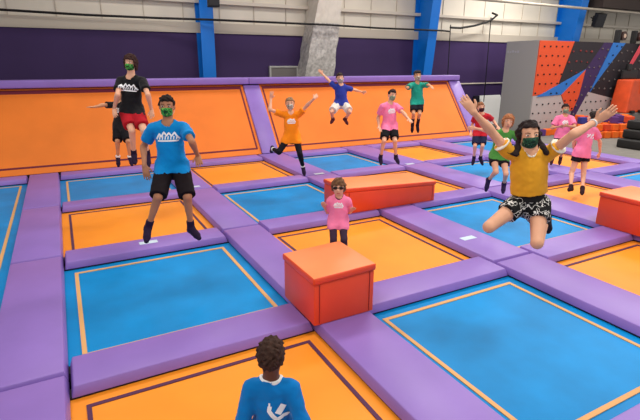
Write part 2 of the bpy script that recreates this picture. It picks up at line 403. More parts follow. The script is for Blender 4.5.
# ------------------------------------------------------------------ foam blocks
def block(x0, x1, y0, y1, hl, hr, label, back=0, cat='foam block', name='foam_block'):
    z = PT+.001
    root = empty(name, ((x0+x1)/2, (y0+y1)/2, z), label, cat); L = root.location
    lid = .075
    P = lambda x, y, h: (x-L.x, y-L.y, h)
    bm = bmesh.new()
    add_hexa(bm, [P(x0, y0, 0), P(x1, y0, 0), P(x1, y1, 0), P(x0, y1, 0)], [P(x0, y0, hl-lid), P(x1, y0, hr-lid), P(x1, y1, hr-lid), P(x0, y1, hl-lid)], .014, 2)
    o = bm_obj('body', bm, REDVINYL, root, L); smooth_by_angle(o, 40)
    e = .014
    bm = bmesh.new()
    add_hexa(bm, [P(x0-e, y0-e, hl-lid), P(x1+e, y0-e, hr-lid), P(x1+e, y1+e, hr-lid), P(x0-e, y1+e, hl-lid)], [P(x0-e, y0-e, hl), P(x1+e, y0-e, hr), P(x1+e, y1+e, hr), P(x0-e, y1+e, hl)], .022, 3)
    me_o = bm_obj('lid', bm, REDVINYL, root, L)
    me_o.data.materials.append(ORVINYL)
    for p in me_o.data.polygons:
        if p.normal.z > .85: p.material_index = 1
    smooth_by_angle(me_o, 40)
    # sewn seam welts along the vertical corners
    for x, h, sx in ((x0, hl, .055), (x1, hr, -.055)):
        bm = bmesh.new(); add_box(bm, x+sx-.004-L.x, x+sx+.004-L.x, y0-.004-L.y, y0+.004-L.y, .02, h-lid-.005)
        bm_obj('seam_welt', bm, mat('dark_red_welt', (150, 34, 18), .5), root, L)
    return root
block(1.83, 2.50, 3.53, 4.22, .50, .52, 'orange foam cube block standing on the pads at the middle front')
block(3.90, 5.78, 6.38, 7.14, .45, .365, 'long orange wedge shaped foam block behind the small kid in pink', name='foam_wedge')
block(7.12, 7.92, 3.30, 4.18, .52, .52, 'red foam block with an orange top cut by the right edge of the picture')

# small pale stickers on the pads
for x, y, lab in ((.81, 6.58, 'below the blue shirt boy'), (4.89, 4.63, 'beside the blue bed under the yellow girl'), (4.94, 9.28, 'behind the orange wedge'), (7.46, 9.20, 'at the feet of the tall pink boy'), (2.14, 9.40, 'right of the blue shirt boy')):
    bm = bmesh.new(); add_box(bm, -.12, .12, -.055, .055, 0, .003, .001, 1)
    tag(bm_obj('pad_sticker', bm, STICK, None, (x, y, PT+.0005)), 'small pale sticker on a purple pad '+lab, 'sticker', 'pale stickers on the pads')

# ------------------------------------------------------------------ climbing wall
CY = 13.36
root = empty('climbing_wall', (20.5, 14.5, -.3), 'tall climbing wall with grey side and orange, blue, purple and black angular panels', 'climbing wall'); L = root.location
GREYW = mat('grey_wall_panel', (164, 161, 158), .7); CBLK = mat('climb_black', (44, 38, 44), .7); CPUR = mat('climb_purple', (62, 40, 88), .7)
CBLU = mat('climb_blue', (42, 116, 200), .6); COR = mat('climb_orange', (226, 82, 40), .6); CGRY = mat('climb_pale', (188, 176, 174), .7)
box_obj('wall_body', GREYW, 16.9, 30, CY+.02, 14.95, -.3, 3.38, parent=root)
def facet(name, pix, m, y0, top=None):
    pts = pix
    bm = bmesh.new()
    f = bm.faces.new([bm.verts.new((x-L.x, y0-L.y, z-L.z)) for x, z in pts])
    r_ = bmesh.ops.extrude_face_region(bm, geom=[f])
    for v in [g for g in r_['geom'] if isinstance(g, bmesh.types.BMVert)]: v.co.y = CY+.02-L.y
    bmesh.ops.recalc_face_normals(bm, faces=bm.faces)
    return bm_obj(name, bm, m, root, L), pts
def inside(p, poly):
    r_ = False; n = len(poly)
    for i in range(n):
        (x1, y1), (x2, y2) = poly[i], poly[(i+1) % n]
        if (y1 > p[1]) != (y2 > p[1]) and p[0] < (x2-x1)*(p[1]-y1)/(y2-y1)+x1: r_ = not r_
    return r_
FAC = [('orange_panel', [(16.92, 3.37), (19.02, 3.38), (18.36, 1.65), (17.64, 1.34), (16.92, 1.24)], COR, CY-.02),
 ('black_panel', [(19.02, 3.38), (21.0, 3.38), (20.01, 2.26), (18.36, 1.65)], CBLK, CY-.03),
 ('blue_panel', [(17.12, 1.2), (20.01, 2.28), (18.64, 1.26)], CBLU, CY-.05),
 ('orange_panel', [(20.01, 2.26), (19.82, 1.16), (19.56, 0.58), (19.18, 0.51), (18.64, 1.26)], COR, CY-.04),
 ('purple_panel', [(21.0, 3.38), (21.63, 3.38), (20.54, 1.31), (19.79, 0.22), (19.49, 0.32), (19.82, 1.16), (20.01, 2.26)], CPUR, CY-.025),
 ('blue_panel', [(21.63, 3.38), (22.52, 3.38), (21.13, 1.98), (20.54, 1.31)], CBLU, CY-.05),
 ('black_panel', [(22.52, 3.38), (26.5, 3.38), (26.5, 0.1), (22.56, 0.93), (20.51, 1.31), (21.13, 1.98)], CBLK, CY-.02),
 ('pale_panel', [(16.92, 1.24), (18.64, 1.24), (19.18, 0.51), (19.7, -0.3), (16.92, -0.3)], CGRY, CY-.02),
 ('pale_panel', [(20.44, 1.32), (22.72, 0.92), (26.5, 0.1), (26.5, -0.3), (19.72, -0.3), (19.78, 0.27)], CGRY, CY-.03)]
HOLD = [mat('hold_black', (26, 22, 26), .6)]; HOLDC = [mat('hold_dull_orange', (150, 84, 46), .6), mat('hold_dull_grey', (106, 98, 96), .6), mat('hold_dull_red', (140, 50, 50), .6)]
nh = 0
for nm, pix, m, y0 in FAC:
    o, poly = facet(nm, pix, m, y0)
    xs = [p[0] for p in poly]; zs = [p[1] for p in poly]
    dark = m in (CBLK, CPUR)
    bm = bmesh.new(); st = .40 if dark else .36
    z = min(zs)+.12; row = 0
    while z < max(zs):
        x = min(xs)+.1+(row % 2)*.18
        while x < max(xs):
            jx, jz = (random.uniform(-.05, .05), random.uniform(-.06, .06)) if dark else (0, random.uniform(-.015, .015))
            if all(inside((x+jx+a, z+jz+b), poly) for a, b in ((.06, 0), (-.06, 0), (0, .06), (0, -.06))):
                r_ = random.uniform(.035, .06) if dark else .042
                mtx = Matrix.Translation((x+jx-L.x, y0-.012-L.y, z+jz-L.z)) @ Matrix.Diagonal((1.2, .7, .9, 1))
                bmesh.ops.create_icosphere(bm, subdivisions=1, radius=r_, matrix=mtx)
            x += st
        z += st; row += 1
    if len(bm.verts):
        h = bm_obj('climbing_holds', bm, random.choice(HOLDC) if dark else HOLD[0], o, (L.x, L.y, L.z)); h.location = (0, 0, 0); h['kind'] = 'stuff'
    else: bm.free()
# faint white marking on the grey side face, near the top
bm = bmesh.new()
for i, (yy, h) in enumerate(((14.85, .10), (14.72, .07), (14.60, .10), (14.47, .07), (14.34, .09))):
    add_box(bm, 16.893-L.x, 16.9-L.x, yy-.05-L.y, yy+.03-L.y, 2.92-L.z, 2.92+h-L.z)
bm_obj('faint_marking', bm, mat('faint_white', (176, 174, 182), .7), root, L)

# safety line devices hanging at the wall's top
for x, z, col_, lab, wx in ((22.3, 3.72, None, 'black belay device on the blue panel top of the climbing wall', 0), (23.53, 3.71, (206, 70, 84), 'black belay device with a red strap at the right end of the climbing wall', 1)):
    r = empty('belay_device', (x, CY+.1, 3.38), lab, 'belay device', 'belay devices on top of the climbing wall'); Lb = r.location
    bm = bmesh.new(); add_box(bm, -.30, -.12, -.1, .12, 0, .55, .03); add_box(bm, -.14, .12, -.04, .06, .3, .38, .01); bm_obj('mount', bm, BLACK, r, Lb)
    bm = bmesh.new(); bmesh.ops.create_cone(bm, segments=20, radius1=.19, radius2=.19, depth=.18, cap_ends=True, matrix=Matrix.Translation((.12, -.02, .30)) @ Matrix.Rotation(PI/2, 4, 'X')); bm_obj('drum', bm, mat('drum_brown', (64, 44, 40), .5), r, Lb)
    bm = bmesh.new(); bmesh.ops.create_cone(bm, segments=20, radius1=.09, radius2=.09, depth=.02, cap_ends=True, matrix=Matrix.Translation((.12, -.12, .30)) @ Matrix.Rotation(PI/2, 4, 'X')); bm_obj('drum_cap', bm, mat('pale_cap', (196, 170, 150), .5), r, Lb)
    if wx:
        x2, z2 = 22.68, 2.06
        bm = bmesh.new()
        add_hexa(bm, [(-.10, -.30, -.05), (.22, -.30, -.05), (.22, -.27, -.05), (-.10, -.27, -.05)], [(-.02, -.18, .3), (.24, -.18, .3), (.24, -.15, .3), (-.02, -.15, .3)])
        a = Vector((x2, CY-.25, z2+.15))-Lb
        add_hexa(bm, [a+Vector((-.10, 0, 0)), a+Vector((.12, 0, 0)), a+Vector((.12, .03, 0)), a+Vector((-.10, .03, 0))], [(-.10, -.30, -.05), (.22, -.30, -.05), (.22, -.27, -.05), (-.10, -.27, -.05)])
        bm_obj('strap', bm, mat('red_strap', col_, .7), r, Lb)
        bm = bmesh.new(); add_box(bm, a.x-.42, a.x+.75, a.y-.06, a.y+.06, a.z-.38, a.z+.04, .05); add_box(bm, a.x-.12, a.x+.2, a.y-.08, a.y+.05, a.z, a.z+.3, .04); bm_obj('harness', bm, BLACK, r, Lb)

# padded orange bumper on a grey plinth at the right, black mats before it
tag(box_obj('plinth', mat('grey_plinth', (122, 116, 112), .8), 21.62, 26.5, 12.25, 13.2, -.3, .42, .02), 'low grey plinth carrying the orange bumper beside the climbing wall', 'plinth')
r = empty('orange_bumper', (23.2, 12.6, .42), 'big orange padded bumper with a darker square, beside the climbing wall at right', 'bumper'); L2 = r.location
BUMP = mat('bumper_orange', (214, 78, 34), .5, noise=.12, nscale=3)
bm = bmesh.new(); add_hexa(bm, [(-1.45, -.3, 0), (3.0, -.3, 0), (3.0, .5, 0), (-1.45, .5, 0)], [(-1.2, -.22, 1.42), (3.0, -.22, 1.42), (3.0, .5, 1.42), (-1.2, .5, 1.42)], .06, 3); bm_obj('cushion', bm, BUMP, r, L2)
box_obj('dark_square', mat('bumper_dark', (176, 48, 24), .5), 22.6, 23.7, 12.31, 12.36, 1.25, 1.78, .01, parent=r)
bm = bmesh.new()
for a in range(3): add_tube(bm, [(-.1+.16*a, -.315, .35), (.05+.16*a, -.305, .62)], .02, 6)
bm_obj('gold_marking', bm, mat('gold_marks', (216, 156, 70), .6), r, L2)
for i in range(6):
    x = -1.1+.62*i
    bm = bmesh.new(); add_box(bm, x-.12, x+.12, -.42, -.31, 0, .12, .02); bm_obj('black_foot', bm, BLACK, r, L2)
for k, (x0, x1, lab) in enumerate(((17.0, 20, 'bottom'), (17.25, 20, 'middle'), (17.4, 20, 'top'))):
    z = -.3+.31*k
    o = box_obj('black_mat', mat('black_mat', (34, 33, 32), .6), x0, x1, 8.7+.12*k, 9.75, z+.001, z+.305, .05, seg=3); smooth_by_angle(o, 40)
    tag(o, '%s one of three stacked black crash mats at the right edge' % lab, 'mat', 'stacked black mats')

# foam cubes piled before the climbing wall
CC = [mat('cube_orange', (240, 110, 34), .8), mat('cube_orange', (240, 110, 34), .8), mat('cube_deep_orange', (214, 76, 40), .8), mat('cube_blue', (52, 58, 140), .8), mat('cube_purple', (92, 54, 120), .8)]
names = ['bright orange', 'bright orange', 'deep orange', 'dark blue', 'purple']
spots = []
for lev, (n, m) in enumerate(((10, 5), (9, 4), (7, 3))):
    for j in range(m):
        for i in range(n):
            if lev == 2 and random.random() < .4: continue
            x = 17.75+.335*i+.36*j+.16*lev+random.uniform(-.02, .02); y = 11.55-.11*i+.315*j+.14*lev+random.uniform(-.01, .01)
            spots.append((x, y, -.3+.265*lev))
for j in range(7): spots.append((16.75+.3*j, 12.85-.02*j, -.3))
done = 0
for (x, y, z) in spots:
    k = random.randrange(5); s = .126
    bm = bmesh.new(); add_box(bm, -s, s, -s, s, 0, 2*s, .02, 2)
    o = bm_obj('foam_cube', bm, CC[k], None, (x, y, z+.001)); o.rotation_euler = (random.uniform(-.05, .05), random.uniform(-.05, .05), -.31+random.uniform(-.09, .09)*(5 if z > .2 else 1))
    tag(o, names[k]+' foam cube in the loose pile before the climbing wall', 'foam cube', 'foam cubes piled before the climbing wall')

# ------------------------------------------------------------------ light
def area(name, loc, sx, sy, e, col=(1, .96, .9), rot=(0, 0, 0)):
    l = bpy.data.lights.new(name, 'AREA'); l.shape = 'RECTANGLE'; l.size = sx; l.size_y = sy; l.energy = e; l.color = col
    o = bpy.data.objects.new(name, l); COL.objects.link(o); o.location = loc; o.rotation_euler = rot
    return o
for x, y, e in ((-2, 1.0, 200), (4.5, 1.0, 260), (11, 1.5, 260), (0, 7.5, 160), (7, 7.5, 300), (14, 7, 300), (20, 8, 240), (3.5, 13.6, 150), (10, 13.6, 170), (17, 11.5, 150), (24, 11, 150), (18.2, 14.3, 340), (-5, 8, 50)):  # ceiling grid, plus an added fill by the climbing wall brightening board and wall
    area('ceiling_and_fill_lamp', (x, y, TOPZ-.1), 2.6, 1.2, e)
w = bpy.data.worlds.new('world'); SC.world = w; w.use_nodes = True
w.node_tree.nodes['Background'].inputs[0].default_value = (1, .97, .95, 1); w.node_tree.nodes['Background'].inputs[1].default_value = .8
SC.cycles.use_denoising = True
SC.cycles.max_bounces = 6
SC.view_settings.exposure = .04

# ------------------------------------------------------------------ people: one continuous surface each, from blended tapered limbs
V3 = lambda p: np.array(p, dtype=np.float64)
def nrm(v): return v/(np.linalg.norm(v)+1e-9)
class Field:
    def __init__(s, lo, hi, h):
        s.h = h; s.lo = V3(lo); s.n = np.ceil((V3(hi)-s.lo)/h).astype(int)+2
        s.d = np.full(s.n, .3, np.float32)
        s.ax = [(s.lo[i]+h*np.arange(s.n[i])).astype(np.float32) for i in range(3)]
    def sub(s, lo, hi):
        sl = []
        for i in range(3):
            a = max(0, int(math.floor((lo[i]-s.lo[i])/s.h))); b = min(s.n[i], int(math.ceil((hi[i]-s.lo[i])/s.h))+1)
            if b <= a: return None
            sl.append(slice(a, b))
        return tuple(sl)
    def grid(s, sl):
        return (s.ax[0][sl[0]][:, None, None], s.ax[1][sl[1]][None, :, None], s.ax[2][sl[2]][None, None, :])
    def put(s, f, lo, hi, k, carve=False):
        m = k+3*s.h; sl = s.sub(V3(lo)-m, V3(hi)+m)
        if sl is None: return
        x, y, z = s.grid(sl); b = f(x, y, z); a = s.d[sl]
        if carve:
            s.d[sl] = np.maximum(a, -b); return
        if k > 0:
            hh = np.clip(k-np.abs(a-b), 0, None)/k
            s.d[sl] = np.minimum(a, b)-hh*hh*k*.25
        else: s.d[sl] = np.minimum(a, b)
    def cap(s, a, b, ra, rb, k=.02, n=None, flat=1, cut=None, carve=False):
        a, b = V3(a), V3(b); r = max(ra, rb)
        q = 1/flat-1
        def sc(vx, vy, vz):
            if n is None or flat == 1: return vx, vy, vz
            c = (vx*n[0]+vy*n[1]+vz*n[2])*q
            return vx+c*n[0], vy+c*n[1], vz+c*n[2]
        ab = np.array(sc(*(b-a))); L = float(ab@ab)+1e-12
        def f(x, y, z):
            px, py, pz = sc(x-a[0], y-a[1], z-a[2])
            t = np.clip((px*ab[0]+py*ab[1]+pz*ab[2])/L, 0, 1)
            d = np.sqrt((px-t*ab[0])**2+(py-t*ab[1])**2+(pz-t*ab[2])**2)-(ra+(rb-ra)*t)
            for (p, nn) in (cut or []): d = np.maximum(d, (x-p[0])*nn[0]+(y-p[1])*nn[1]+(z-p[2])*nn[2])
            return d.astype(np.float32)
        s.put(f, np.minimum(a, b)-r, np.maximum(a, b)+r, k, carve)
    def ell(s, c, R, rad, k=.02, carve=False, cut=None):
        c = V3(c); rad = V3(rad)
        def f(x, y, z):
            X, Y, Z = x-c[0], y-c[1], z-c[2]
            u = [(X*R[i][0]+Y*R[i][1]+Z*R[i][2])/rad[i] for i in range(3)]
            k0 = np.sqrt(u[0]**2+u[1]**2+u[2]**2); k1 = np.sqrt(sum((u[i]/rad[i])**2 for i in range(3)))+1e-6
            d = k0*(k0-1)/k1
            for (p, nn) in (cut or []): d = np.maximum(d, (x-p[0])*nn[0]+(y-p[1])*nn[1]+(z-p[2])*nn[2])
            return d.astype(np.float32)
        s.put(f, c-rad.max(), c+rad.max(), k, carve)
    def plane(s, p, n):       # keep the side the normal points away from
        x, y, z = s.grid((slice(None),)*3)
        s.d = np.maximum(s.d, ((x-p[0])*n[0]+(y-p[1])*n[1]+(z-p[2])*n[2]).astype(np.float32))
    def ripple(s, amp, f, seed=0):
        x, y, z = s.grid((slice(None),)*3)
        s.d = s.d+amp*(np.sin(x*f+seed+2*np.sin(z*f*.6))*np.sin(y*f*1.1+seed*1.7)*np.sin(z*f*.9+seed*.6+1.3*np.sin(x*f*.7))).astype(np.float32)
    def mesh(s, name, origin):
        d = s.d; d[0] = d[-1] = .3; d[:, 0] = d[:, -1] = .3; d[:, :, 0] = d[:, :, -1] = .3
        ins = d < 0
        n = np.array(d.shape)-1
        cnt = np.zeros(n, np.int8)
        off = [(i, j, k) for i in (0, 1) for j in (0, 1) for k in (0, 1)]
        for o in off: cnt += ins[o[0]:o[0]+n[0], o[1]:o[1]+n[1], o[2]:o[2]+n[2]]
        act = np.argwhere((cnt > 0) & (cnt < 8))
        if len(act) == 0: return None
        idx = np.full(n, -1, np.int32); idx[tuple(act.T)] = np.arange(len(act))
        pos = np.zeros((len(act), 3)); c = np.zeros(len(act))
        val = {o: d[act[:, 0]+o[0], act[:, 1]+o[1], act[:, 2]+o[2]] for o in off}
        for o in off:
            for ax in range(3):
                if o[ax]: continue
                o2 = list(o); o2[ax] = 1; o2 = tuple(o2); va, vb = val[o], val[o2]
                cr = (va < 0) != (vb < 0); t = np.where(cr, va/(va-vb+1e-12*(va == vb)), 0)
                p = np.tile(np.array(o, float), (len(act), 1)); p[:, ax] += t
                pos += p*cr[:, None]; c += cr
        pos = (act+pos/c[:, None])*s.h+s.lo-V3(origin)
        quads = []
        for ax in range(3):
            a1, a2 = (ax+1) % 3, (ax+2) % 3
            A = [slice(0, -1) if i == ax else slice(None) for i in range(3)]; B = [slice(1, None) if i == ax else slice(None) for i in range(3)]
            ch = np.argwhere(ins[tuple(A)] != ins[tuple(B)])
            ok = (ch[:, a1] > 0) & (ch[:, a2] > 0) & (ch[:, a1] < n[a1]) & (ch[:, a2] < n[a2]); ch = ch[ok]
            q = []
            for (u, v) in ((0, 0), (1, 0), (1, 1), (0, 1)):
                cc = ch.copy(); cc[:, a1] -= 1-u; cc[:, a2] -= 1-v; q.append(idx[tuple(cc.T)])
            q = np.stack(q, 1); fl = ~ins[tuple(ch.T)]
            q[fl] = q[fl][:, ::-1]; quads.append(q)
        q = np.concatenate(quads); q = q[(q >= 0).all(1)]
        # light smoothing of the surface
        for _ in range(2):
            acc = np.zeros_like(pos); w = np.zeros(len(pos))
            for i in range(4):
                np.add.at(acc, q[:, i], pos[q[:, (i+1) % 4]]); np.add.at(w, q[:, i], 1)
            pos = .6*pos+.4*acc/np.maximum(w, 1)[:, None]
        me = bpy.data.meshes.new(name)
        me.vertices.add(len(pos)); me.vertices.foreach_set('co', pos.astype(np.float32).ravel())
        me.loops.add(len(q)*4); me.loops.foreach_set('vertex_index', q.astype(np.int32).ravel())
        me.polygons.add(len(q)); me.polygons.foreach_set('loop_start', np.arange(0, len(q)*4, 4, dtype=np.int32))
        me.polygons.foreach_set('use_smooth', np.ones(len(q), dtype=bool))
        me.update(calc_edges=True); me.validate()
        return me

def skinmat(n, c): return mat('skin_'+n, c, .55, .3, noise=.05, nscale=9)
def person(key, label, H, skin, hair, shirt, shorts, socks, mask=None, h=.008, slim=.88, thigh=1.06, yaw_head=0, pitch=0, curl=.25, neckw=1.1):
    J = {k: V3(v) for k, v in POSE[key].items()}
    zmin = min(v[2] for k, v in J.items() if k != 'front')-.03
    base = V3((J['pel'][0], J['pel'][1], max(zmin, .0)))
    root = empty('person', base, label, 'person')
    for k in J:
        if k != 'front': J[k] = J[k]-base
    front = J['front']; up = V3((0, 0, 1)); pel, neck, head = J['pel'], J['neck'], J['head']
    sp = nrm(neck-pel); lat = nrm(J['sha']-J['shb']); fr = nrm(np.cross(sp, lat)); fr = fr if fr@front > 0 else -fr
    hh = .125+.06*H
    ca, sa = math.cos(yaw_head), math.sin(yaw_head)
    f0 = V3((front[0]*ca-front[1]*sa, front[0]*sa+front[1]*ca, 0))
    uh = nrm(.6*nrm(head-neck)+.4*up); f0 = nrm(f0-uh*(f0@uh)); cp, spn = math.cos(pitch), math.sin(pitch)
    fh = nrm(f0*cp+uh*spn); uh = nrm(uh*cp-f0*spn); lh = np.cross(uh, fh)
    HR = [lh, fh, uh]
    hp = lambda l, f, u: head+hh*(l*lh+f*fh+u*uh)
    pts = np.array([v for k, v in J.items() if k != 'front'])
    lo, hi = pts.min(0)-.2, pts.max(0)+.2
    torso = lambda F, g, k, flatg=0: (
        F.cap(pel-sp*.005*H, pel+sp*.09*H, (.079*H+g)*slim, (.070*H+g)*slim, k, fr, .74),
        F.cap(pel+sp*.09*H, pel+sp*.20*H, (.070*H+g)*slim, (.086*H+g)*slim, k, fr, .70),
        F.cap(pel+sp*.20*H, pel+sp*.265*H, (.086*H+g)*slim, (.070*H+g)*slim, k, fr, .68),
        F.cap(J['sha']*.85+J['shb']*.15, J['shb']*.85+J['sha']*.15, .030*H+g, .030*H+g, k))
    def headf(F, g, k=.02):
        F.ell(hp(0, -.03, .10), HR, (.335*hh+g, .405*hh+g, .40*hh+g), k)
        F.ell(hp(0, .07, -.18), HR, (.265*hh+g, .30*hh+g, .31*hh+g), k+.01)
    F = Field(lo, hi, h)
    torso(F, 0, .04)
    F.cap(neck-sp*.03*H, head-uh*.22*hh-fh*.05*hh, .036*H*slim*neckw, .030*H*slim*neckw, .03)
    headf(F, 0)
    F.cap(hp(0, .36, .06), hp(0, .46, -.10), .045*hh, .075*hh, .02)          # nose
    F.cap(hp(.08, .36, -.26), hp(-.08, .36, -.26), .03*hh, .03*hh, .015)     # lips
    for s_ in (1, -1):
        F.ell(hp(.345*s_, -.02, .0), HR, (.05*hh, .085*hh, .14*hh), .008)    # ears
        F.ell(hp(.15*s_, .40, .07), HR, (.09*hh, .05*hh, .05*hh), .0, True)  # eye sockets
    for k in 'ab':
        sh, el, wr, ti, hip, kn, an, to = (J[j+k] for j in ('sh', 'el', 'wr', 'ti', 'hip', 'kn', 'an', 'to'))
        F.cap(sh, el, .0285*H*slim, .023*H*slim, .03); F.cap(el, wr, .024*H*slim, .0155*H*slim, .015)
        F.cap(el+(wr-el)*.12, el+(wr-el)*.35, .0245*H*slim, .021*H*slim, .015)
        F.cap(hip, kn, .048*H*slim*thigh, .031*H*slim*thigh**.5, .03); F.cap(kn, an, .030*H*slim, .019*H*slim, .02)
        hd_ = kn-hip; sd = an-kn; back = nrm(-(nrm(to-an))+nrm(sd)*(nrm(to-an)@nrm(sd)))
        F.cap(kn+sd*.15+back*.010*H, kn+sd*.45+back*.008*H, .029*H*slim, .023*H*slim, .02)
        f = nrm(to-an); heel = an+nrm(sd)*.022*H+back*.018*H
        ball = an+(to-an)*.72
        F.cap(an, ball, .021*H, .0195*H, .015); F.cap(ball, to, .0195*H, .013*H, .01); F.cap(heel, ball, .0185*H, .018*H, .015); F.cap(an, heel, .02*H, .0185*H, .015)
        # hand: palm, four fingers, thumb
        hd = nrm(ti-wr); Lh = max(np.linalg.norm(ti-wr), .085*H)
        pn = fr-hd*(fr@hd)
        if np.linalg.norm(pn) < .35: pn = up-hd*(up@hd)
        pn = nrm(pn); side = np.cross(hd, pn)
        inward = (pel-wr); side = side if side@(lat*(1 if k == 'a' else -1)) < 0 or abs(hd[2]) < .5 else -side
        if hd[2] > .3 : side = side if side@(lat*(1 if k == 'a' else -1)) < 0 else -side
        pe = wr+hd*Lh*.46
        F.cap(wr, pe, .0185*H, .024*H, .012, pn, .5)
        fr_ = max(.0054*H, .0072)
        for i, (o, ln) in enumerate(((.9, .46), (.3, .54), (-.3, .50), (-.9, .40))):
            b0 = pe+side*o*.0185*H; dirn = nrm(hd+side*o*.11)
            m = b0+dirn*Lh*ln*.55-pn*0; e = m+nrm(dirn+pn*-curl)*Lh*ln*.5
            F.cap(b0-hd*.01*H, m, fr_*1.1, fr_, .004); F.cap(m, e, fr_, fr_*.88, .003)
        t0 = wr+hd*Lh*.12+side*.014*H; t1 = t0+nrm(side*.9+hd*.75)*Lh*.26; t2 = t1+nrm(side*.3+hd)*Lh*.2
        F.cap(t0, t1, fr_*1.45, fr_*1.2, .008); F.cap(t1, t2, fr_*1.2, fr_, .003)
    SK = skinmat(*skin)
    def part(F, name, m, parent=None):
        me = F.mesh(name, (0, 0, 0))
        if me is None: return None
        o = bpy.data.objects.new(name, me); COL.objects.link(o); o.parent = parent or root; me.materials.append(m)
        return o
    body = part(F, 'body', SK)
    # shirt
    c, trim, slf, hem, loose = shirt['c'], shirt.get('trim'), shirt.get('sleeve', .6), shirt.get('hem', -.03), shirt.get('loose', .018)
    hemp = pel+sp*hem*H
    def sleeves(F, g, only=None, which='ab'):
        for k in which:
            sh, el, wr = J['sh'+k], J['el'+k], J['wr'+k]; u = nrm(el-sh)
            if slf <= 1:
                e = sh+(el-sh)*slf; t0, t1 = (0, slf) if only is None else (slf-only, slf)
                cuts = [(e, u)]+([(sh+(el-sh)*t0, -u)] if only else [])
                F.cap(sh, sh+(el-sh)*(slf+.15), .031*H+g, .033*H+g*1.7, .03, cut=cuts)
            else:
                e = el+(wr-el)*(slf-1)
                F.cap(sh, el, .036*H+g, .031*H+g, .03); F.cap(el, e, .031*H+g, .025*H+g, .02, cut=[(e, nrm(wr-el))])
    lo2 = np.minimum.reduce([J['sha'], J['shb'], J['ela'], J['elb'], pel, neck, hemp]+([J['wra'], J['wrb']] if slf > 1 else []))-.17
    hi2 = np.maximum.reduce([J['sha'], J['shb'], J['ela'], J['elb'], pel, neck, hemp]+([J['wra'], J['wrb']] if slf > 1 else []))+.17
    hs = max(.0075, h)
    F = Field(lo2, hi2, hs)
    torso(F, loose, .04)
    F.cap(pel+sp*.14*H, hemp-sp*.06*H, .086*H*slim+loose, .090*H*slim+loose*1.1, .04, fr, .82)
    for k in 'ab':
        hip, kn = J['hip'+k], J['kn'+k]
        if hem < 0: F.cap(hip+sp*.02*H, hip+(kn-hip)*.3, .050*H*slim+loose*1.45, .048*H*slim+loose*1.6, .05)
    F.plane(hemp, -sp)
    sleeves(F, loose*.55)
    F.cap(neck-sp*.03*H, neck+sp*.03*H, .043*H, .046*H, .03, cut=[(neck+sp*.004*H+fr*.0, nrm(sp*.95+fr*.3))])
    F.ripple(.0045, 34, len(key)); F.ripple(.003, 70, len(key)+2)
    nk0, nk1 = neck-sp*.004*H+fr*.012*H, neck+sp*.06*H+fr*.02*H
    G = None
    if shirt.get('collar'):
        G = Field(lo2, hi2, hs); G.cap(neck-sp*.03*H+fr*.006*H, nk1, (.048+shirt.get('cw', 0))*H, (.048+shirt.get('cw', 0))*H, 0); G.d = np.maximum(G.d, F.d-.004)
        G.cap(nk0, nk1, .038*H, .042*H, 0, carve=True)
    F.cap(nk0, nk1, .038*H, .042*H, 0, carve=True)
    SM = shirt['m'] if 'm' in shirt else mat('cloth_'+key, c, .85, .15, noise=.06, nscale=7, sheen=.1)
    so = part(F, 't_shirt' if slf <= 1 else 'sweatshirt', SM)
    if trim:
        for k in 'ab':
            F = Field(lo2, hi2, hs); sleeves(F, loose*.55+.004, .06, k); tr = part(F, 'sleeve_trim', mat('trim_'+key, trim, .8)); tr.parent = so
    if shirt.get('collar'):
        co = part(G, 'collar', mat('collar_'+key, shirt['collar'], .8))
        if co: co.parent = so
    # printed logo: strokes laid onto the cloth
    if shirt.get('logo'):
        bvh = BVHTree.FromPolygons([v.co for v in so.data.vertices], [p.vertices for p in so.data.polygons])
        vr = -lat if (-lat) @ np.array(rgt) > 0 else lat      # towards the right as it is read
        face = fr*shirt.get('logo_side', 1)
        vr = np.cross(sp, face); vr = vr
        ctr = pel+sp*shirt.get('logo_h', .21)*H
        for strokes in (shirt['logo'], shirt.get('logo2')):
            if not strokes: continue
            bm = bmesh.new()
            for stroke, wd in strokes:
                P = []
                for (a, b) in zip(stroke, stroke[1:]):
                    n_ = max(2, int(math.dist(a, b)*H/.008))
                    P += [(a[0]+(b[0]-a[0])*i/n_, a[1]+(b[1]-a[1])*i/n_) for i in range(n_)]
                P.append(stroke[-1]); prev = None
                for i, (u, v) in enumerate(P):
                    q, q0 = P[min(i+1, len(P)-1)], P[max(i-1, 0)]
                    t = math.hypot(q[0]-q0[0], q[1]-q0[1])+1e-9; tx, ty = (q[0]-q0[0])/t, (q[1]-q0[1])/t
                    pr = []
                    for s_ in (-1, 1):
                        a, b = (u-ty*wd*s_/2)*H, (v+tx*wd*s_/2)*H
                        o = ctr+vr*a+sp*b+face*.5
                        hit = bvh.ray_cast(Vector(o), Vector(-face))
                        pr.append(None if hit[0] is None else hit[0]+hit[1]*.003)
                    if None in pr: prev = None; continue
                    cur = [bm.verts.new(x) for x in pr]
                    if prev: bm.faces.new([prev[0], prev[1], cur[1], cur[0]])
                    prev = cur
            me = bpy.data.meshes.new('shirt_print'); bm.to_mesh(me); bm.free(); me.materials.append(mat('print_'+key, shirt.get('logo_c', (240, 240, 242)), .7))
            o = bpy.data.objects.new('shirt_print', me); COL.objects.link(o); o.parent = so
            sol = o.modifiers.new('thick', 'SOLIDIFY'); sol.thickness = .002
    # shorts or trousers
    c, ln, lo_ = shorts['c'], shorts.get('len', .7), shorts.get('loose', .016)
    kp = [J[a+b] for a in ('hip', 'kn', 'an') for b in 'ab']+[pel]
    F = Field(np.minimum.reduce(kp)-.16, np.maximum.reduce(kp)+.16, hs)
    waist = pel+sp*.055*H
    F.cap(pel-sp*.01*H, pel+sp*.07*H, .077*H*slim+lo_*.3, .067*H*slim+lo_*.2, .03, fr, .77)
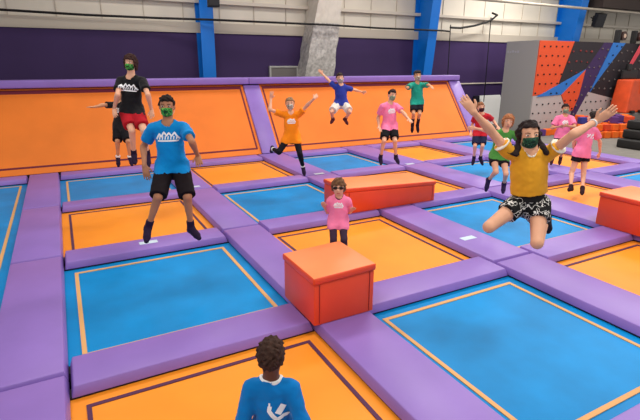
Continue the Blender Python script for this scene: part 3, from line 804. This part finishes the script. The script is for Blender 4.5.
    for k in 'ab':
        hip, kn, an = J['hip'+k], J['kn'+k], J['an'+k]; u = nrm(kn-hip)
        if ln <= 1:
            e = hip+(kn-hip)*ln
            F.cap(hip, hip+(kn-hip)*(ln+.15), .051*H*slim*thigh+lo_, (.051-.016*ln)*H*slim*thigh+lo_*1.5, .025, cut=[(e, u)])
        else:
            e = kn+(an-kn)*(ln-1); g = lo_
            F.cap(hip, kn, .050*H*slim*thigh+g, .0335*H*slim+g, .025); F.cap(kn, e, .032*H*slim+g, .024*H*slim+g, .02, cut=[(e, nrm(an-kn))])
            F.cap(kn+(an-kn)*.15, kn+(an-kn)*min(.45, ln-1), .032*H*slim+g, .027*H*slim+g, .02)
    F.plane(waist, sp); F.ripple(.004, 40, 3)
    po = part(F, 'shorts' if ln <= 1 else 'leggings', shorts['m'] if 'm' in shorts else mat('shorts_'+key, c, .85, .15))
    if shorts.get('band'):
        F = Field(pel-.22, pel+.22, hs); F.cap(pel-sp*.01*H, pel+sp*.07*H, .083*H*slim+lo_*.5+.004, .075*H*slim+lo_*.4+.004, .03, fr, .77)
        F.plane(waist+sp*.004, sp); F.plane(waist-sp*.03*H, -sp); b = part(F, 'waistband', mat('band_'+key, shorts['band'], .8)); b.parent = po
    # socks
    for k in 'ab':
        kn, an, to = J['kn'+k], J['an'+k], J['to'+k]; sd = an-kn; top = an-sd*socks.get('h', .28)
        back = nrm(-(nrm(to-an))+nrm(sd)*(nrm(to-an)@nrm(sd))); heel = an+nrm(sd)*.022*H+back*.018*H; ball = an+(to-an)*.72; g = .006
        kp = [top, an, to, heel]
        F = Field(np.minimum.reduce(kp)-.09, np.maximum.reduce(kp)+.09, max(.0065, h*.9))
        F.cap(top-sd*.05, an, .0255*H*slim+g, .0215*H+g, .02, cut=[(top, -nrm(sd))])
        F.cap(an, ball, .021*H+g, .0195*H+g, .015); F.cap(ball, to, .0195*H+g, .013*H+g, .01); F.cap(heel, ball, .0185*H+g, .018*H+g, .015); F.cap(an, heel, .02*H+g, .0185*H+g, .015)
        s_o = part(F, 'sock', mat('sock_'+key, socks['c'], .85, .15))
        if socks.get('cuff') and s_o:
            F = Field(top-.1, top+.1, max(.0065, h*.9)); u = nrm(sd)
            F.cap(top-sd*.05, an, .0255*H*slim+g+.004, .0215*H+g+.004, .02, cut=[(top-u*.004, -u), (top+u*.05, u)])
            cf = part(F, 'sock_cuff', mat('cuff_'+key, socks['cuff'], .85)); cf.parent = s_o
    # hair
    st, hc = hair
    F = Field(head-hh*1.15, head+hh*1.15, .007)
    t = {'short': .05, 'crop': .035, 'curly': .06, 'bob': .10, 'bowl': .08, 'long': .05, 'back': .05}[st]*hh
    hl = {'curly': .24, 'bowl': .17, 'bob': .24, 'long': .31}.get(st, .27)
    F.ell(hp(0, -.05, .12), HR, (.335*hh+t, .405*hh+t, .405*hh+t*1.2), 0)
    if st in ('short', 'curly', 'crop'): F.ell(hp(0, .08, .36), HR, (.27*hh, .30*hh, .17*hh+t*.5), .02)
    if st in ('bob', 'long', 'bowl'):
        F.cap(hp(.20, -.20, .1), hp(.22, -.20, -.30 if st != 'bowl' else -.1), .19*hh, .15*hh, .03); F.cap(hp(-.20, -.20, .1), hp(-.22, -.20, -.30 if st != 'bowl' else -.1), .19*hh, .15*hh, .03)
        F.cap(hp(.31, .03, .1), hp(.34, .06, -.22 if st == 'bob' else 0), .08*hh, .08*hh, .03); F.cap(hp(-.31, .03, .1), hp(-.34, .06, -.22 if st == 'bob' else 0), .08*hh, .08*hh, .03)
    if st == 'curly': F.ripple(.075*hh, 105, 1)
    elif st == 'bob': F.ripple(.06*hh, 75, 1)
    elif st != 'crop': F.ripple(.014, 60, 2)
    # the face stays free: carve a block in front of the hairline
    x, y, z = F.grid((slice(None),)*3); X, Y, Z = x-head[0], y-head[1], z-head[2]
    l_, f_, u_ = [(X*r_[0]+Y*r_[1]+Z*r_[2])/hh for r_ in (lh, fh, uh)]
    wl = .31 if st in ('bob', 'long') else .6
    face_box = np.maximum(np.maximum((.10+.25*np.abs(l_)**2)-f_, u_-(hl+.10*(.25-np.abs(l_)))), np.abs(l_)-wl)
    F.d = np.maximum(F.d, (-face_box*hh).astype(np.float32))
    if st in ('short', 'curly', 'crop'):      # nape and around the ears
        nb = np.maximum(u_+.02+.55*np.minimum(f_, 0)*-0-(-.30 if False else 0), 0)
        lim = np.where(f_ > -.12, .06, -.24 if st == 'curly' else -.20)
        F.d = np.maximum(F.d, ((lim-u_)*hh).astype(np.float32))
    ho = part(F, 'hair', mat('hair_'+key, hc, .75, .25, noise=.35, nscale=40, bump=.5, bscale=60))
    if st == 'long':
        for s_ in (1, -1):
            F = Field(head-hh*2.4, head+hh*1.6, .008)
            p0, p1, p2, p3 = hp(.32*s_, -.02, -.12), hp(.44*s_, .16, -.42), hp(.54*s_, .30, -.60), hp((.60 if s_ > 0 else .86)*s_, .34, -.74 if s_ > 0 else -.52)
            F.cap(p0, p1, .09*hh, .10*hh, .03); F.cap(p1, p2, .10*hh, .085*hh, .03); F.cap(p2, p3, .075*hh, .025*hh, .03); F.ripple(.008, 60, s_)
            tl = part(F, 'ponytail', mat('hair_'+key, hc)); tl.parent = ho
    # face mask
    if mask:
        F = Field(head-hh*.8, head+hh*.8, .006)
        headf(F, .008, .02); F.cap(hp(0, .36, .0), hp(0, .47, -.10), .045*hh+.006, .085*hh+.006, .025)
        x, y, z = F.grid((slice(None),)*3); X, Y, Z = x-head[0], y-head[1], z-head[2]
        l_, f_, u_ = [(X*r_[0]+Y*r_[1]+Z*r_[2])/hh for r_ in (lh, fh, uh)]
        b = np.maximum.reduce([u_-(.0-.12*np.abs(l_)), -.46+.25*np.abs(l_)-u_, .08-f_+0*u_, np.abs(l_)-.27])
        F.d = np.maximum(F.d, (b*hh).astype(np.float32))
        mo = part(F, 'face_mask', mask)
        bm = bmesh.new()
        for s_ in (1, -1):
            for u0, u1 in ((-.08, .0), (-.36, -.10)):
                add_tube(bm, [Vector(hp(.26*s_, .16, u0)), Vector(hp(.335*s_, .06, (u0+u1)/2)), Vector(hp(.36*s_, -.06, u1))], .0018, 5)
        me = bpy.data.meshes.new('ear_loops'); bm.normal_update(); bm.to_mesh(me); bm.free(); me.materials.append(mat('ear_loop_white', (220, 220, 215), .8))
        o = bpy.data.objects.new('ear_loops', me); COL.objects.link(o); o.parent = mo
    # eyes and brows
    if key not in ('fore', 'backp'):
        for s_ in (1, -1):
            bm = bmesh.new(); R4 = Matrix([list(lh), list(fh), list(uh)]).transposed().to_4x4(); R4.translation = Vector(hp(.15*s_, .335, .065))
            bmesh.ops.create_uvsphere(bm, u_segments=14, v_segments=10, radius=1, matrix=R4 @ Matrix.Diagonal((.065*hh, .06*hh, .032*hh, 1)))
            me = bpy.data.meshes.new('eye'); bm.to_mesh(me); bm.free(); me.materials.append(mat('eye_white', (214, 204, 198), .3)); me.materials.append(mat('eye_dark', (34, 22, 18), .3))
            for p in me.polygons:
                p.use_smooth = True; dv = (p.center-R4.translation)
                if math.hypot(dv @ Vector(lh), dv @ Vector(uh)) < .032*hh and dv @ Vector(fh) > 0: p.material_index = 1
            o = bpy.data.objects.new('eye', me); COL.objects.link(o); o.parent = root
            bm = bmesh.new(); add_tube(bm, [Vector(hp(.06*s_, .385, .135)), Vector(hp(.15*s_, .375, .165)), Vector(hp(.24*s_, .315, .14))], [.008*hh, .013*hh, .006*hh], 6)
            me = bpy.data.meshes.new('eyebrow'); bm.normal_update(); bm.to_mesh(me); bm.free(); me.materials.append(mat('hair_'+key, hc))
            o = bpy.data.objects.new('eyebrow', me); COL.objects.link(o); o.parent = root
    if not mask and key not in ('fore', 'backp'):
        bm = bmesh.new(); add_tube(bm, [Vector(hp(-.11, .355, -.255)), Vector(hp(-.05, .39, -.275)), Vector(hp(.05, .39, -.275)), Vector(hp(.11, .355, -.255))], [.01*hh, .028*hh, .028*hh, .01*hh], 6)
        me = bpy.data.meshes.new('mouth'); bm.normal_update(); bm.to_mesh(me); bm.free(); me.materials.append(mat('lips', (168, 84, 80), .5))
        o = bpy.data.objects.new('mouth', me); COL.objects.link(o); o.parent = root
    return dict(root=root, J=J, hp=hp, hh=hh, lh=lh, fh=fh, uh=uh, sp=sp, fr=fr, lat=lat)

POSE = {
 'tall': [(0.984, 8.23, 1.737), (1.026, 8.208, 2.281), (1.039, 8.2, 2.483), (-0.547, -0.837, -0), (0.873, 8.307, 2.219), (0.905, 8.282, 1.737), (0.786, 8.082, 2.02), (0.725, 8.236, 1.798), (0.721, 8.107, 1.686), (0.918, 7.935, 1.478), (0.924, 8.079, 1.075), (0.904, 7.894, 0.98), (1.178, 8.108, 2.219), (1.063, 8.178, 1.737), (1.201, 7.867, 2.02), (1.25, 7.996, 1.781), (1.226, 7.868, 1.669), (1.081, 7.829, 1.481), (1.115, 7.968, 1.077), (1.092, 7.825, 0.926)],
 'behind': [(0.891, 9.229, 1.399), (0.922, 9.213, 1.823), (0.955, 9.195, 1.987), (-0.8, -0.6, -0), (0.837, 9.327, 1.775), (0.847, 9.289, 1.399), (0.64, 9.183, 1.793), (0.486, 9.032, 1.776), (0.376, 8.958, 1.786), (0.788, 9.041, 1.177), (0.773, 9.157, 0.864), (0.756, 9.071, 0.726), (1.007, 9.099, 1.775), (0.935, 9.17, 1.399), (0.981, 8.882, 1.668), (0.986, 8.969, 1.47), (0.964, 8.874, 1.378), (0.947, 8.91, 1.183), (0.96, 9.024, 0.87), (0.967, 8.91, 0.754)],
 'blue': [(1.048, 5.615, 1.319), (1.043, 5.618, 1.841), (1.048, 5.615, 2.02), (-0.344, -0.939, 0), (0.88, 5.678, 1.782), (0.963, 5.646, 1.319), (0.782, 5.844, 1.553), (0.747, 5.662, 1.364), (0.763, 5.624, 1.206), (0.814, 5.358, 1.062), (0.684, 5.455, 0.686), (0.632, 5.285, 0.594), (1.207, 5.558, 1.782), (1.133, 5.584, 1.319), (1.22, 5.286, 1.659), (1.313, 5.443, 1.468), (1.289, 5.309, 1.378), (1.12, 5.276, 1.043), (1.147, 5.353, 0.642), (1.189, 5.172, 0.57)],
 'orange': [(3.732, 8.099, 1.156), (3.723, 8.104, 1.606), (3.709, 8.111, 1.777), (-0.393, -0.919, 0), (3.585, 8.163, 1.585), (3.661, 8.129, 1.156), (3.352, 8.211, 1.685), (3.423, 8.32, 1.872), (3.431, 8.283, 2.007), (3.418, 7.994, 0.931), (3.446, 8.345, 0.93), (3.465, 8.495, 0.847), (3.861, 8.045, 1.585), (3.804, 8.068, 1.156), (3.938, 7.872, 1.76), (3.99, 7.694, 1.893), (4.101, 7.753, 1.957), (3.768, 7.831, 0.891), (3.903, 7.985, 0.604), (3.88, 7.876, 0.473)],
 'navy': [(5.308, 8.975, 1.658), (5.302, 8.978, 2.032), (5.282, 8.989, 2.186), (-0.393, -0.919, 0), (5.178, 9.031, 2.017), (5.243, 9.003, 1.658), (5.107, 9.198, 2.162), (5.064, 9.366, 2.272), (4.986, 9.404, 2.365), (5.002, 8.847, 1.513), (5.158, 9.053, 1.328), (5.053, 8.954, 1.269), (5.427, 8.925, 1.987), (5.372, 8.948, 1.658), (5.65, 8.97, 1.943), (5.848, 8.995, 1.894), (5.885, 8.874, 1.9), (5.345, 8.662, 1.514), (5.38, 8.918, 1.331), (5.366, 8.787, 1.249)],
 'pink': [(6.098, 8.272, 1.196), (6.078, 8.282, 1.691), (6.118, 8.261, 1.854), (-0.107, -0.994, 0), (5.914, 8.3, 1.635), (6.013, 8.281, 1.196), (5.906, 8.433, 1.384), (5.822, 8.265, 1.218), (5.785, 8.135, 1.142), (5.809, 8.048, 0.955), (5.823, 8.168, 0.587), (5.746, 8.032, 0.479), (6.242, 8.265, 1.635), (6.183, 8.263, 1.196), (6.264, 8.016, 1.5), (6.223, 7.789, 1.401), (6.188, 7.645, 1.358), (6.049, 7.992, 0.946), (6.147, 8.059, 0.577), (6.097, 7.897, 0.491)],
 'teal': [(6.819, 8.295, 1.685), (6.797, 8.307, 2.084), (6.798, 8.307, 2.238), (-0.393, -0.919, 0), (6.675, 8.359, 2.048), (6.755, 8.322, 1.685), (6.49, 8.233, 2), (6.578, 8.415, 2.011), (6.553, 8.302, 2.057), (6.619, 8.144, 1.462), (6.727, 8.289, 1.206), (6.7, 8.258, 1.059), (6.919, 8.255, 2.048), (6.883, 8.268, 1.685), (6.879, 8.03, 2.062), (6.803, 7.844, 2.04), (6.754, 7.737, 1.996), (6.742, 8.095, 1.461), (6.834, 8.249, 1.205), (6.828, 8.21, 1.057)],
 'small': [(2.644, 4.498, 0.738), (2.65, 4.494, 1.027), (2.644, 4.498, 1.15), (-0.532, -0.847, -0), (2.561, 4.55, 0.991), (2.598, 4.527, 0.738), (2.584, 4.631, 0.831), (2.486, 4.562, 0.936), (2.445, 4.499, 1), (2.501, 4.35, 0.59), (2.501, 4.356, 0.343), (2.434, 4.259, 0.321), (2.739, 4.439, 0.991), (2.69, 4.469, 0.738), (2.801, 4.504, 0.835), (2.762, 4.368, 0.908), (2.725, 4.288, 0.953), (2.6, 4.285, 0.594), (2.608, 4.289, 0.348), (2.557, 4.182, 0.326)],
 'red': [(8.396, 7.91, 0.961), (8.395, 7.91, 1.402), (8.362, 7.928, 1.547), (-0.472, -0.882, 0), (8.265, 7.979, 1.352), (8.328, 7.946, 0.961), (8.345, 8.119, 1.157), (8.228, 8.027, 0.992), (8.168, 7.954, 0.89), (8.145, 7.785, 0.711), (8.265, 7.894, 0.406), (8.18, 7.838, 0.271), (8.525, 7.841, 1.352), (8.463, 7.874, 0.961), (8.744, 7.872, 1.231), (8.701, 7.685, 1.117), (8.65, 7.573, 1.055), (8.29, 7.7, 0.712), (8.396, 7.821, 0.407), (8.371, 7.718, 0.275)],
 'green': [(6.302, 5.486, 1.011), (6.353, 5.459, 1.442), (6.381, 5.444, 1.588), (-0.645, -0.764, -0), (6.242, 5.552, 1.392), (6.244, 5.534, 1.011), (6.007, 5.498, 1.458), (5.805, 5.575, 1.501), (5.708, 5.673, 1.504), (6.077, 5.305, 0.815), (6.201, 5.551, 0.615), (6.154, 5.538, 0.44), (6.464, 5.365, 1.392), (6.36, 5.437, 1.011), (6.668, 5.376, 1.25), (6.587, 5.244, 1.093), (6.522, 5.175, 0.995), (6.216, 5.22, 0.784), (6.402, 5.393, 0.557), (6.313, 5.317, 0.438)],
 'yellow': [(3.405, 2.585, 1.352), (3.355, 2.612, 1.783), (3.334, 2.623, 1.935), (-0.532, -0.847, -0), (3.22, 2.697, 1.788), (3.335, 2.629, 1.352), (3.034, 2.757, 1.982), (2.843, 2.768, 2.133), (2.779, 2.841, 2.249), (2.985, 2.613, 1.204), (3.332, 2.756, 1.216), (3.495, 2.84, 1.197), (3.49, 2.526, 1.788), (3.476, 2.54, 1.352), (3.476, 2.326, 1.976), (3.703, 2.31, 2.062), (3.773, 2.207, 2.175), (3.26, 2.35, 1.103), (3.581, 2.526, 1.189), (3.702, 2.577, 1.061)],
 'folded': [(10.615, 7.39, 0.834), (10.602, 7.396, 1.301), (10.59, 7.403, 1.466), (-0.645, -0.764, -0), (10.483, 7.497, 1.248), (10.553, 7.442, 0.834), (10.346, 7.51, 1.018), (10.315, 7.283, 1.081), (10.266, 7.148, 1.111), (10.331, 7.314, 0.565), (10.481, 7.472, 0.269), (10.36, 7.404, 0.155), (10.722, 7.296, 1.248), (10.677, 7.337, 0.834), (10.631, 7.117, 1.07), (10.398, 7.138, 1.104), (10.254, 7.144, 1.135), (10.446, 7.212, 0.571), (10.616, 7.352, 0.278), (10.498, 7.275, 0.166)],
 'backp': [(8.914, 5.742, 0.819), (8.969, 5.713, 1.307), (9, 5.696, 1.499), (0.142, 0.99, 0), (8.807, 5.736, 1.251), (8.83, 5.754, 0.819), (8.844, 5.891, 1.019), (8.935, 5.914, 0.788), (9.04, 5.924, 0.675), (8.731, 5.764, 0.429), (8.479, 5.561, 0.22), (8.312, 5.48, 0.189), (9.132, 5.689, 1.251), (8.999, 5.73, 0.819), (9.288, 5.643, 1.021), (9.409, 5.681, 0.806), (9.462, 5.732, 0.671), (8.951, 5.654, 0.408), (8.699, 5.466, 0.185), (8.554, 5.366, 0.117)],
 'fore': [(0.838, 2.149, 0.425), (0.837, 2.149, 0.776), (0.841, 2.147, 0.927), (0.502, 0.865, 0), (0.736, 2.208, 0.724), (0.785, 2.179, 0.425), (0.671, 2.183, 0.535), (0.668, 2.147, 0.361), (0.676, 2.114, 0.256), (0.704, 2.067, 0.183), (0.591, 1.817, 0.171), (0.601, 1.871, 0.048), (0.938, 2.091, 0.724), (0.891, 2.118, 0.425), (0.964, 2.012, 0.54), (0.957, 1.99, 0.364), (0.931, 1.976, 0.258), (0.867, 1.979, 0.185), (0.762, 1.725, 0.172), (0.788, 1.772, 0.048)]}
LIMB = ("sh", "hip", "el", "wr", "ti", "kn", "an", "to")
POSE = {n: dict(zip(["pel", "neck", "head", "front"]+[l+k for k in "ab" for l in LIMB], r)) for n, r in POSE.items()}


# shirt prints, in fractions of the wearer's height: jagged peaks over a line of block lettering
def peaks(w=.075):
    s = []
    s.append(([(-w, -.012), (-w*.72, .022), (-w*.55, .004), (-w*.30, .034), (-w*.1, .010), (w*.12, .028), (w*.34, .008), (w*.6, .030), (w*.74, .010), (w, -.012)], .010))
    for i in range(7):
        x = -w*.72+i*w*.24
        s.append(([(x, -.014), (x+.004, .008)], .007))
    s.append(([(-w*.9, -.022), (w*.9, -.022)], .010))
    return s
GREENMASK = mat_mix('mask_green', [(34, 74, 40), (70, 170, 70), (30, 96, 60), (150, 200, 90)], 26)
DARKGREEN = mat_mix('mask_dark_green', [(24, 58, 44), (42, 100, 72), (20, 40, 40), (86, 130, 96)], 34)
PALEGREEN = mat_mix('mask_pale_green', [(120, 140, 118), (150, 176, 140), (96, 120, 104)], 30)
TIEDYE = mat_mix('mask_tie_dye', [(210, 206, 190), (60, 60, 66), (226, 222, 214), (120, 124, 110)], 30)
MAROONM = mat('mask_maroon', (62, 22, 32), .8)
GREYM = mat_mix('mask_grey', [(150, 140, 132), (188, 180, 170), (120, 112, 108)], 26)
FLORAL = mat_mix('shorts_black_white', [(16, 16, 18), (226, 224, 220), (20, 20, 22), (196, 194, 190), (18, 18, 20)], 16, pos=[0, .47, .51, .60, .65])
PINK = mat('cloth_pink', (246, 130, 172), .85, .15, noise=.07, nscale=7)
DKSOCK = (38, 26, 52)
FAIR = ('fair', (226, 170, 140)); TANS = ('tan', (204, 148, 112)); MID = ('brown', (172, 118, 88)); DEEP = ('deep', (104, 66, 48))
person('tall', 'tallest teen in black t-shirt and red shorts with a green mask, jumping', 1.82, FAIR, ('bob', (52, 26, 22)), dict(c=(24, 23, 26), logo=peaks(), hem=-.005, sleeve=.62), dict(c=(176, 28, 40), len=.74, loose=.024), dict(c=DKSOCK, h=.22), GREENMASK)
person('behind', 'kid in black t-shirt with one arm stretched out, partly hidden behind the tallest teen', 1.42, TANS, ('short', (44, 28, 22)), dict(c=(26, 25, 28), logo=peaks(), sleeve=.7, hem=-.05), dict(c=(26, 24, 28), len=.95, loose=.022), dict(c=DKSOCK, h=.12, cuff=(230, 226, 226)))
person('blue', 'boy in bright blue t-shirt, black shorts and green mask, jumping at left', 1.74, MID, ('short', (30, 20, 18)), dict(c=(0, 132, 204), logo=peaks(.072), logo_h=.215, hem=-.018, sleeve=.62, loose=.02), dict(c=(26, 18, 22), len=.97, loose=.024), dict(c=DKSOCK, h=.25), GREENMASK, h=.007)
person('orange', 'girl in orange t-shirt and black leggings leaping with both arms raised', 1.5, FAIR, ('back', (150, 116, 84)), dict(c=(255, 140, 20), logo=peaks(.05), hem=-.06, sleeve=.6), dict(c=(24, 22, 30), len=1.85, loose=.005), dict(c=DKSOCK, h=.12, cuff=(230, 226, 226)), TIEDYE)
person('navy', 'kid in navy blue shirt and white shorts jumping high with arms spread', 1.35, FAIR, ('short', (50, 36, 30)), dict(c=(44, 58, 150), hem=-.02, sleeve=.55), dict(c=(226, 216, 206), len=.8, loose=.026), dict(c=(84, 34, 44), h=.3), GREYM)
person('pink', 'tall boy in pink t-shirt and black shorts in front of the slanted orange wall', 1.65, FAIR, ('short', (44, 26, 24)), dict(c=(0, 0, 0), m=PINK, logo=peaks(.05), hem=-.03, sleeve=.62, loose=.02), dict(c=(22, 22, 26), len=.8, loose=.022), dict(c=DKSOCK, h=.2), PALEGREEN)
person('teal', 'kid in teal green t-shirt with black shorts and long dark socks, high in the air', 1.33, TANS, ('short', (36, 26, 24)), dict(c=(30, 150, 130), hem=-.03, sleeve=.8), dict(c=(26, 26, 36), len=.75, loose=.018), dict(c=(40, 28, 44), h=.62), GREYM)
d = person('small', 'smallest kid in pink t-shirt with dark collar and dark glasses behind the orange cube', 1.05, FAIR, ('bowl', (112, 78, 52)), dict(c=(0, 0, 0), m=PINK, logo=peaks(.05), hem=-.06, sleeve=.75, collar=(70, 24, 44), loose=.016), dict(c=(60, 44, 62), len=1.7, loose=.006), dict(c=DKSOCK, h=.12), h=.0075)
bm = bmesh.new(); hp, hh = d['hp'], d['hh']
for s_ in (1, -1):
    R4 = Matrix([list(d['lh']), list(d['fh']), list(d['uh'])]).transposed().to_4x4(); R4.translation = Vector(hp(.165*s_, .39, .06))
    bmesh.ops.create_uvsphere(bm, u_segments=14, v_segments=8, radius=1, matrix=R4 @ Matrix.Diagonal((.145*hh, .035*hh, .10*hh, 1)))
    add_tube(bm, [Vector(hp(.28*s_, .37, .07)), Vector(hp(.36*s_, .2, .06)), Vector(hp(.38*s_, -.05, .04))], .006, 6)
add_tube(bm, [Vector(hp(-.05, .43, .07)), Vector(hp(.05, .43, .07))], .006, 6)
me = bpy.data.meshes.new('glasses'); bm.normal_update(); bm.to_mesh(me); bm.free(); me.materials.append(mat('dark_lens', (30, 22, 26), .2))
o = bpy.data.objects.new('glasses', me); COL.objects.link(o); o.parent = d['root']
person('red', 'kid in red t-shirt and navy shorts with a dark mask before the white board', 1.47, FAIR, ('short', (140, 92, 62)), dict(c=(186, 30, 44), hem=-.03, sleeve=.65), dict(c=(30, 34, 62), len=.85, loose=.018), dict(c=DKSOCK, h=.2), MAROONM)
person('green', 'girl in green t-shirt with curly reddish hair jumping behind the yellow shirt girl', 1.45, FAIR, ('bob', (166, 106, 68)), dict(c=(74, 140, 62), hem=-.025, sleeve=.7, loose=.017), dict(c=(34, 28, 34), len=.45), dict(c=(44, 34, 70), h=.2))
d = person('yellow', 'girl in mustard yellow t-shirt jumping with knees tucked and arms flung wide', 1.6, ('light', (222, 166, 134)), ('long', (34, 22, 22)), dict(c=(226, 160, 40), trim=(240, 234, 220), collar=(240, 234, 220), cw=-.004, hem=.062, sleeve=.42, loose=.014), dict(c=(20, 20, 22), m=FLORAL, len=.42, loose=.012, band=(18, 17, 20)), dict(c=(28, 24, 34), h=.2), DARKGREEN, h=.006, thigh=1.1, slim=.93)
bm = bmesh.new(); w0 = d['J']['wrb']; u = nrm(d['J']['elb']-w0); a = nrm(np.cross(u, V3((0, 0, 1)))); b = np.cross(u, a); c = w0+u*.03
ringp = [Vector(c+.0285*(math.cos(t)*a+math.sin(t)*b)) for t in np.linspace(0, 2*PI, 25)]; ringp.append(ringp[1]); add_tube(bm, ringp, .006, 6)
me = bpy.data.meshes.new('wristband'); bm.normal_update(); bm.to_mesh(me); bm.free(); me.materials.append(WHITEP)
o = bpy.data.objects.new('wristband', me); COL.objects.link(o); o.parent = d['root']
person('folded', 'boy in pink t-shirt standing with folded arms before the climbing wall', 1.56, TANS, ('short', (40, 26, 24)), dict(c=(0, 0, 0), m=PINK, logo=peaks(.04), hem=-.03, sleeve=.7, loose=.022), dict(c=(30, 24, 30), len=.6, loose=.02), dict(c=(60, 30, 40), h=.2), PALEGREEN)
splash = [([(-.05, -.02), (-.015, .02)], .012), ([(-.01, -.03), (.03, .025)], .012), ([(.0, .0), (.055, .012)], .011), ([(-.055, .012), (-.02, -.005)], .010), ([(.02, -.03), (.06, -.02)], .01)]
person('backp', 'kid in pink t-shirt with a white back print turned away, under the yellow girl\'s arm', 1.62, FAIR, ('short', (40, 28, 26)), dict(c=(0, 0, 0), m=PINK, logo=splash, logo_side=-1, logo_h=.22, hem=-.05, sleeve=.65, loose=.022), dict(c=(26, 22, 30), len=.42, loose=.018), dict(c=(48, 24, 34), h=.12))
fig = [([(-.062+.0, .042), (-.066, .020), (-.046, -.012), (-.030, -.030), (-.034, -.07)], .019), ([(-.068, .046), (-.060, .046)], .024), ([(-.03, -.032), (.0, -.016), (.028, -.018), (.045, -.03)], .018), ([(.03, -.045), (.06, -.05), (.08, -.07)], .016), ([(-.02, -.05), (.0, -.085)], .016)]
person('fore', 'boy with short curly hair in a blue sweatshirt seen from behind at the bottom edge', 1.17, DEEP, ('curly', (58, 36, 27)), dict(c=(0, 116, 190), collar=(232, 230, 228), cw=.011, logo=[([(u+.062, v) for u, v in s_], w_) for s_, w_ in fig], logo2=[([(.036, .0), (.044, .012), (.064, .044)], .030)], logo_side=-1, logo_h=.158, hem=-.02, sleeve=1.9, loose=.014), dict(c=(30, 30, 40), len=1.8, loose=.01), dict(c=DKSOCK, h=.2), h=.006, neckw=1.4, slim=.84)
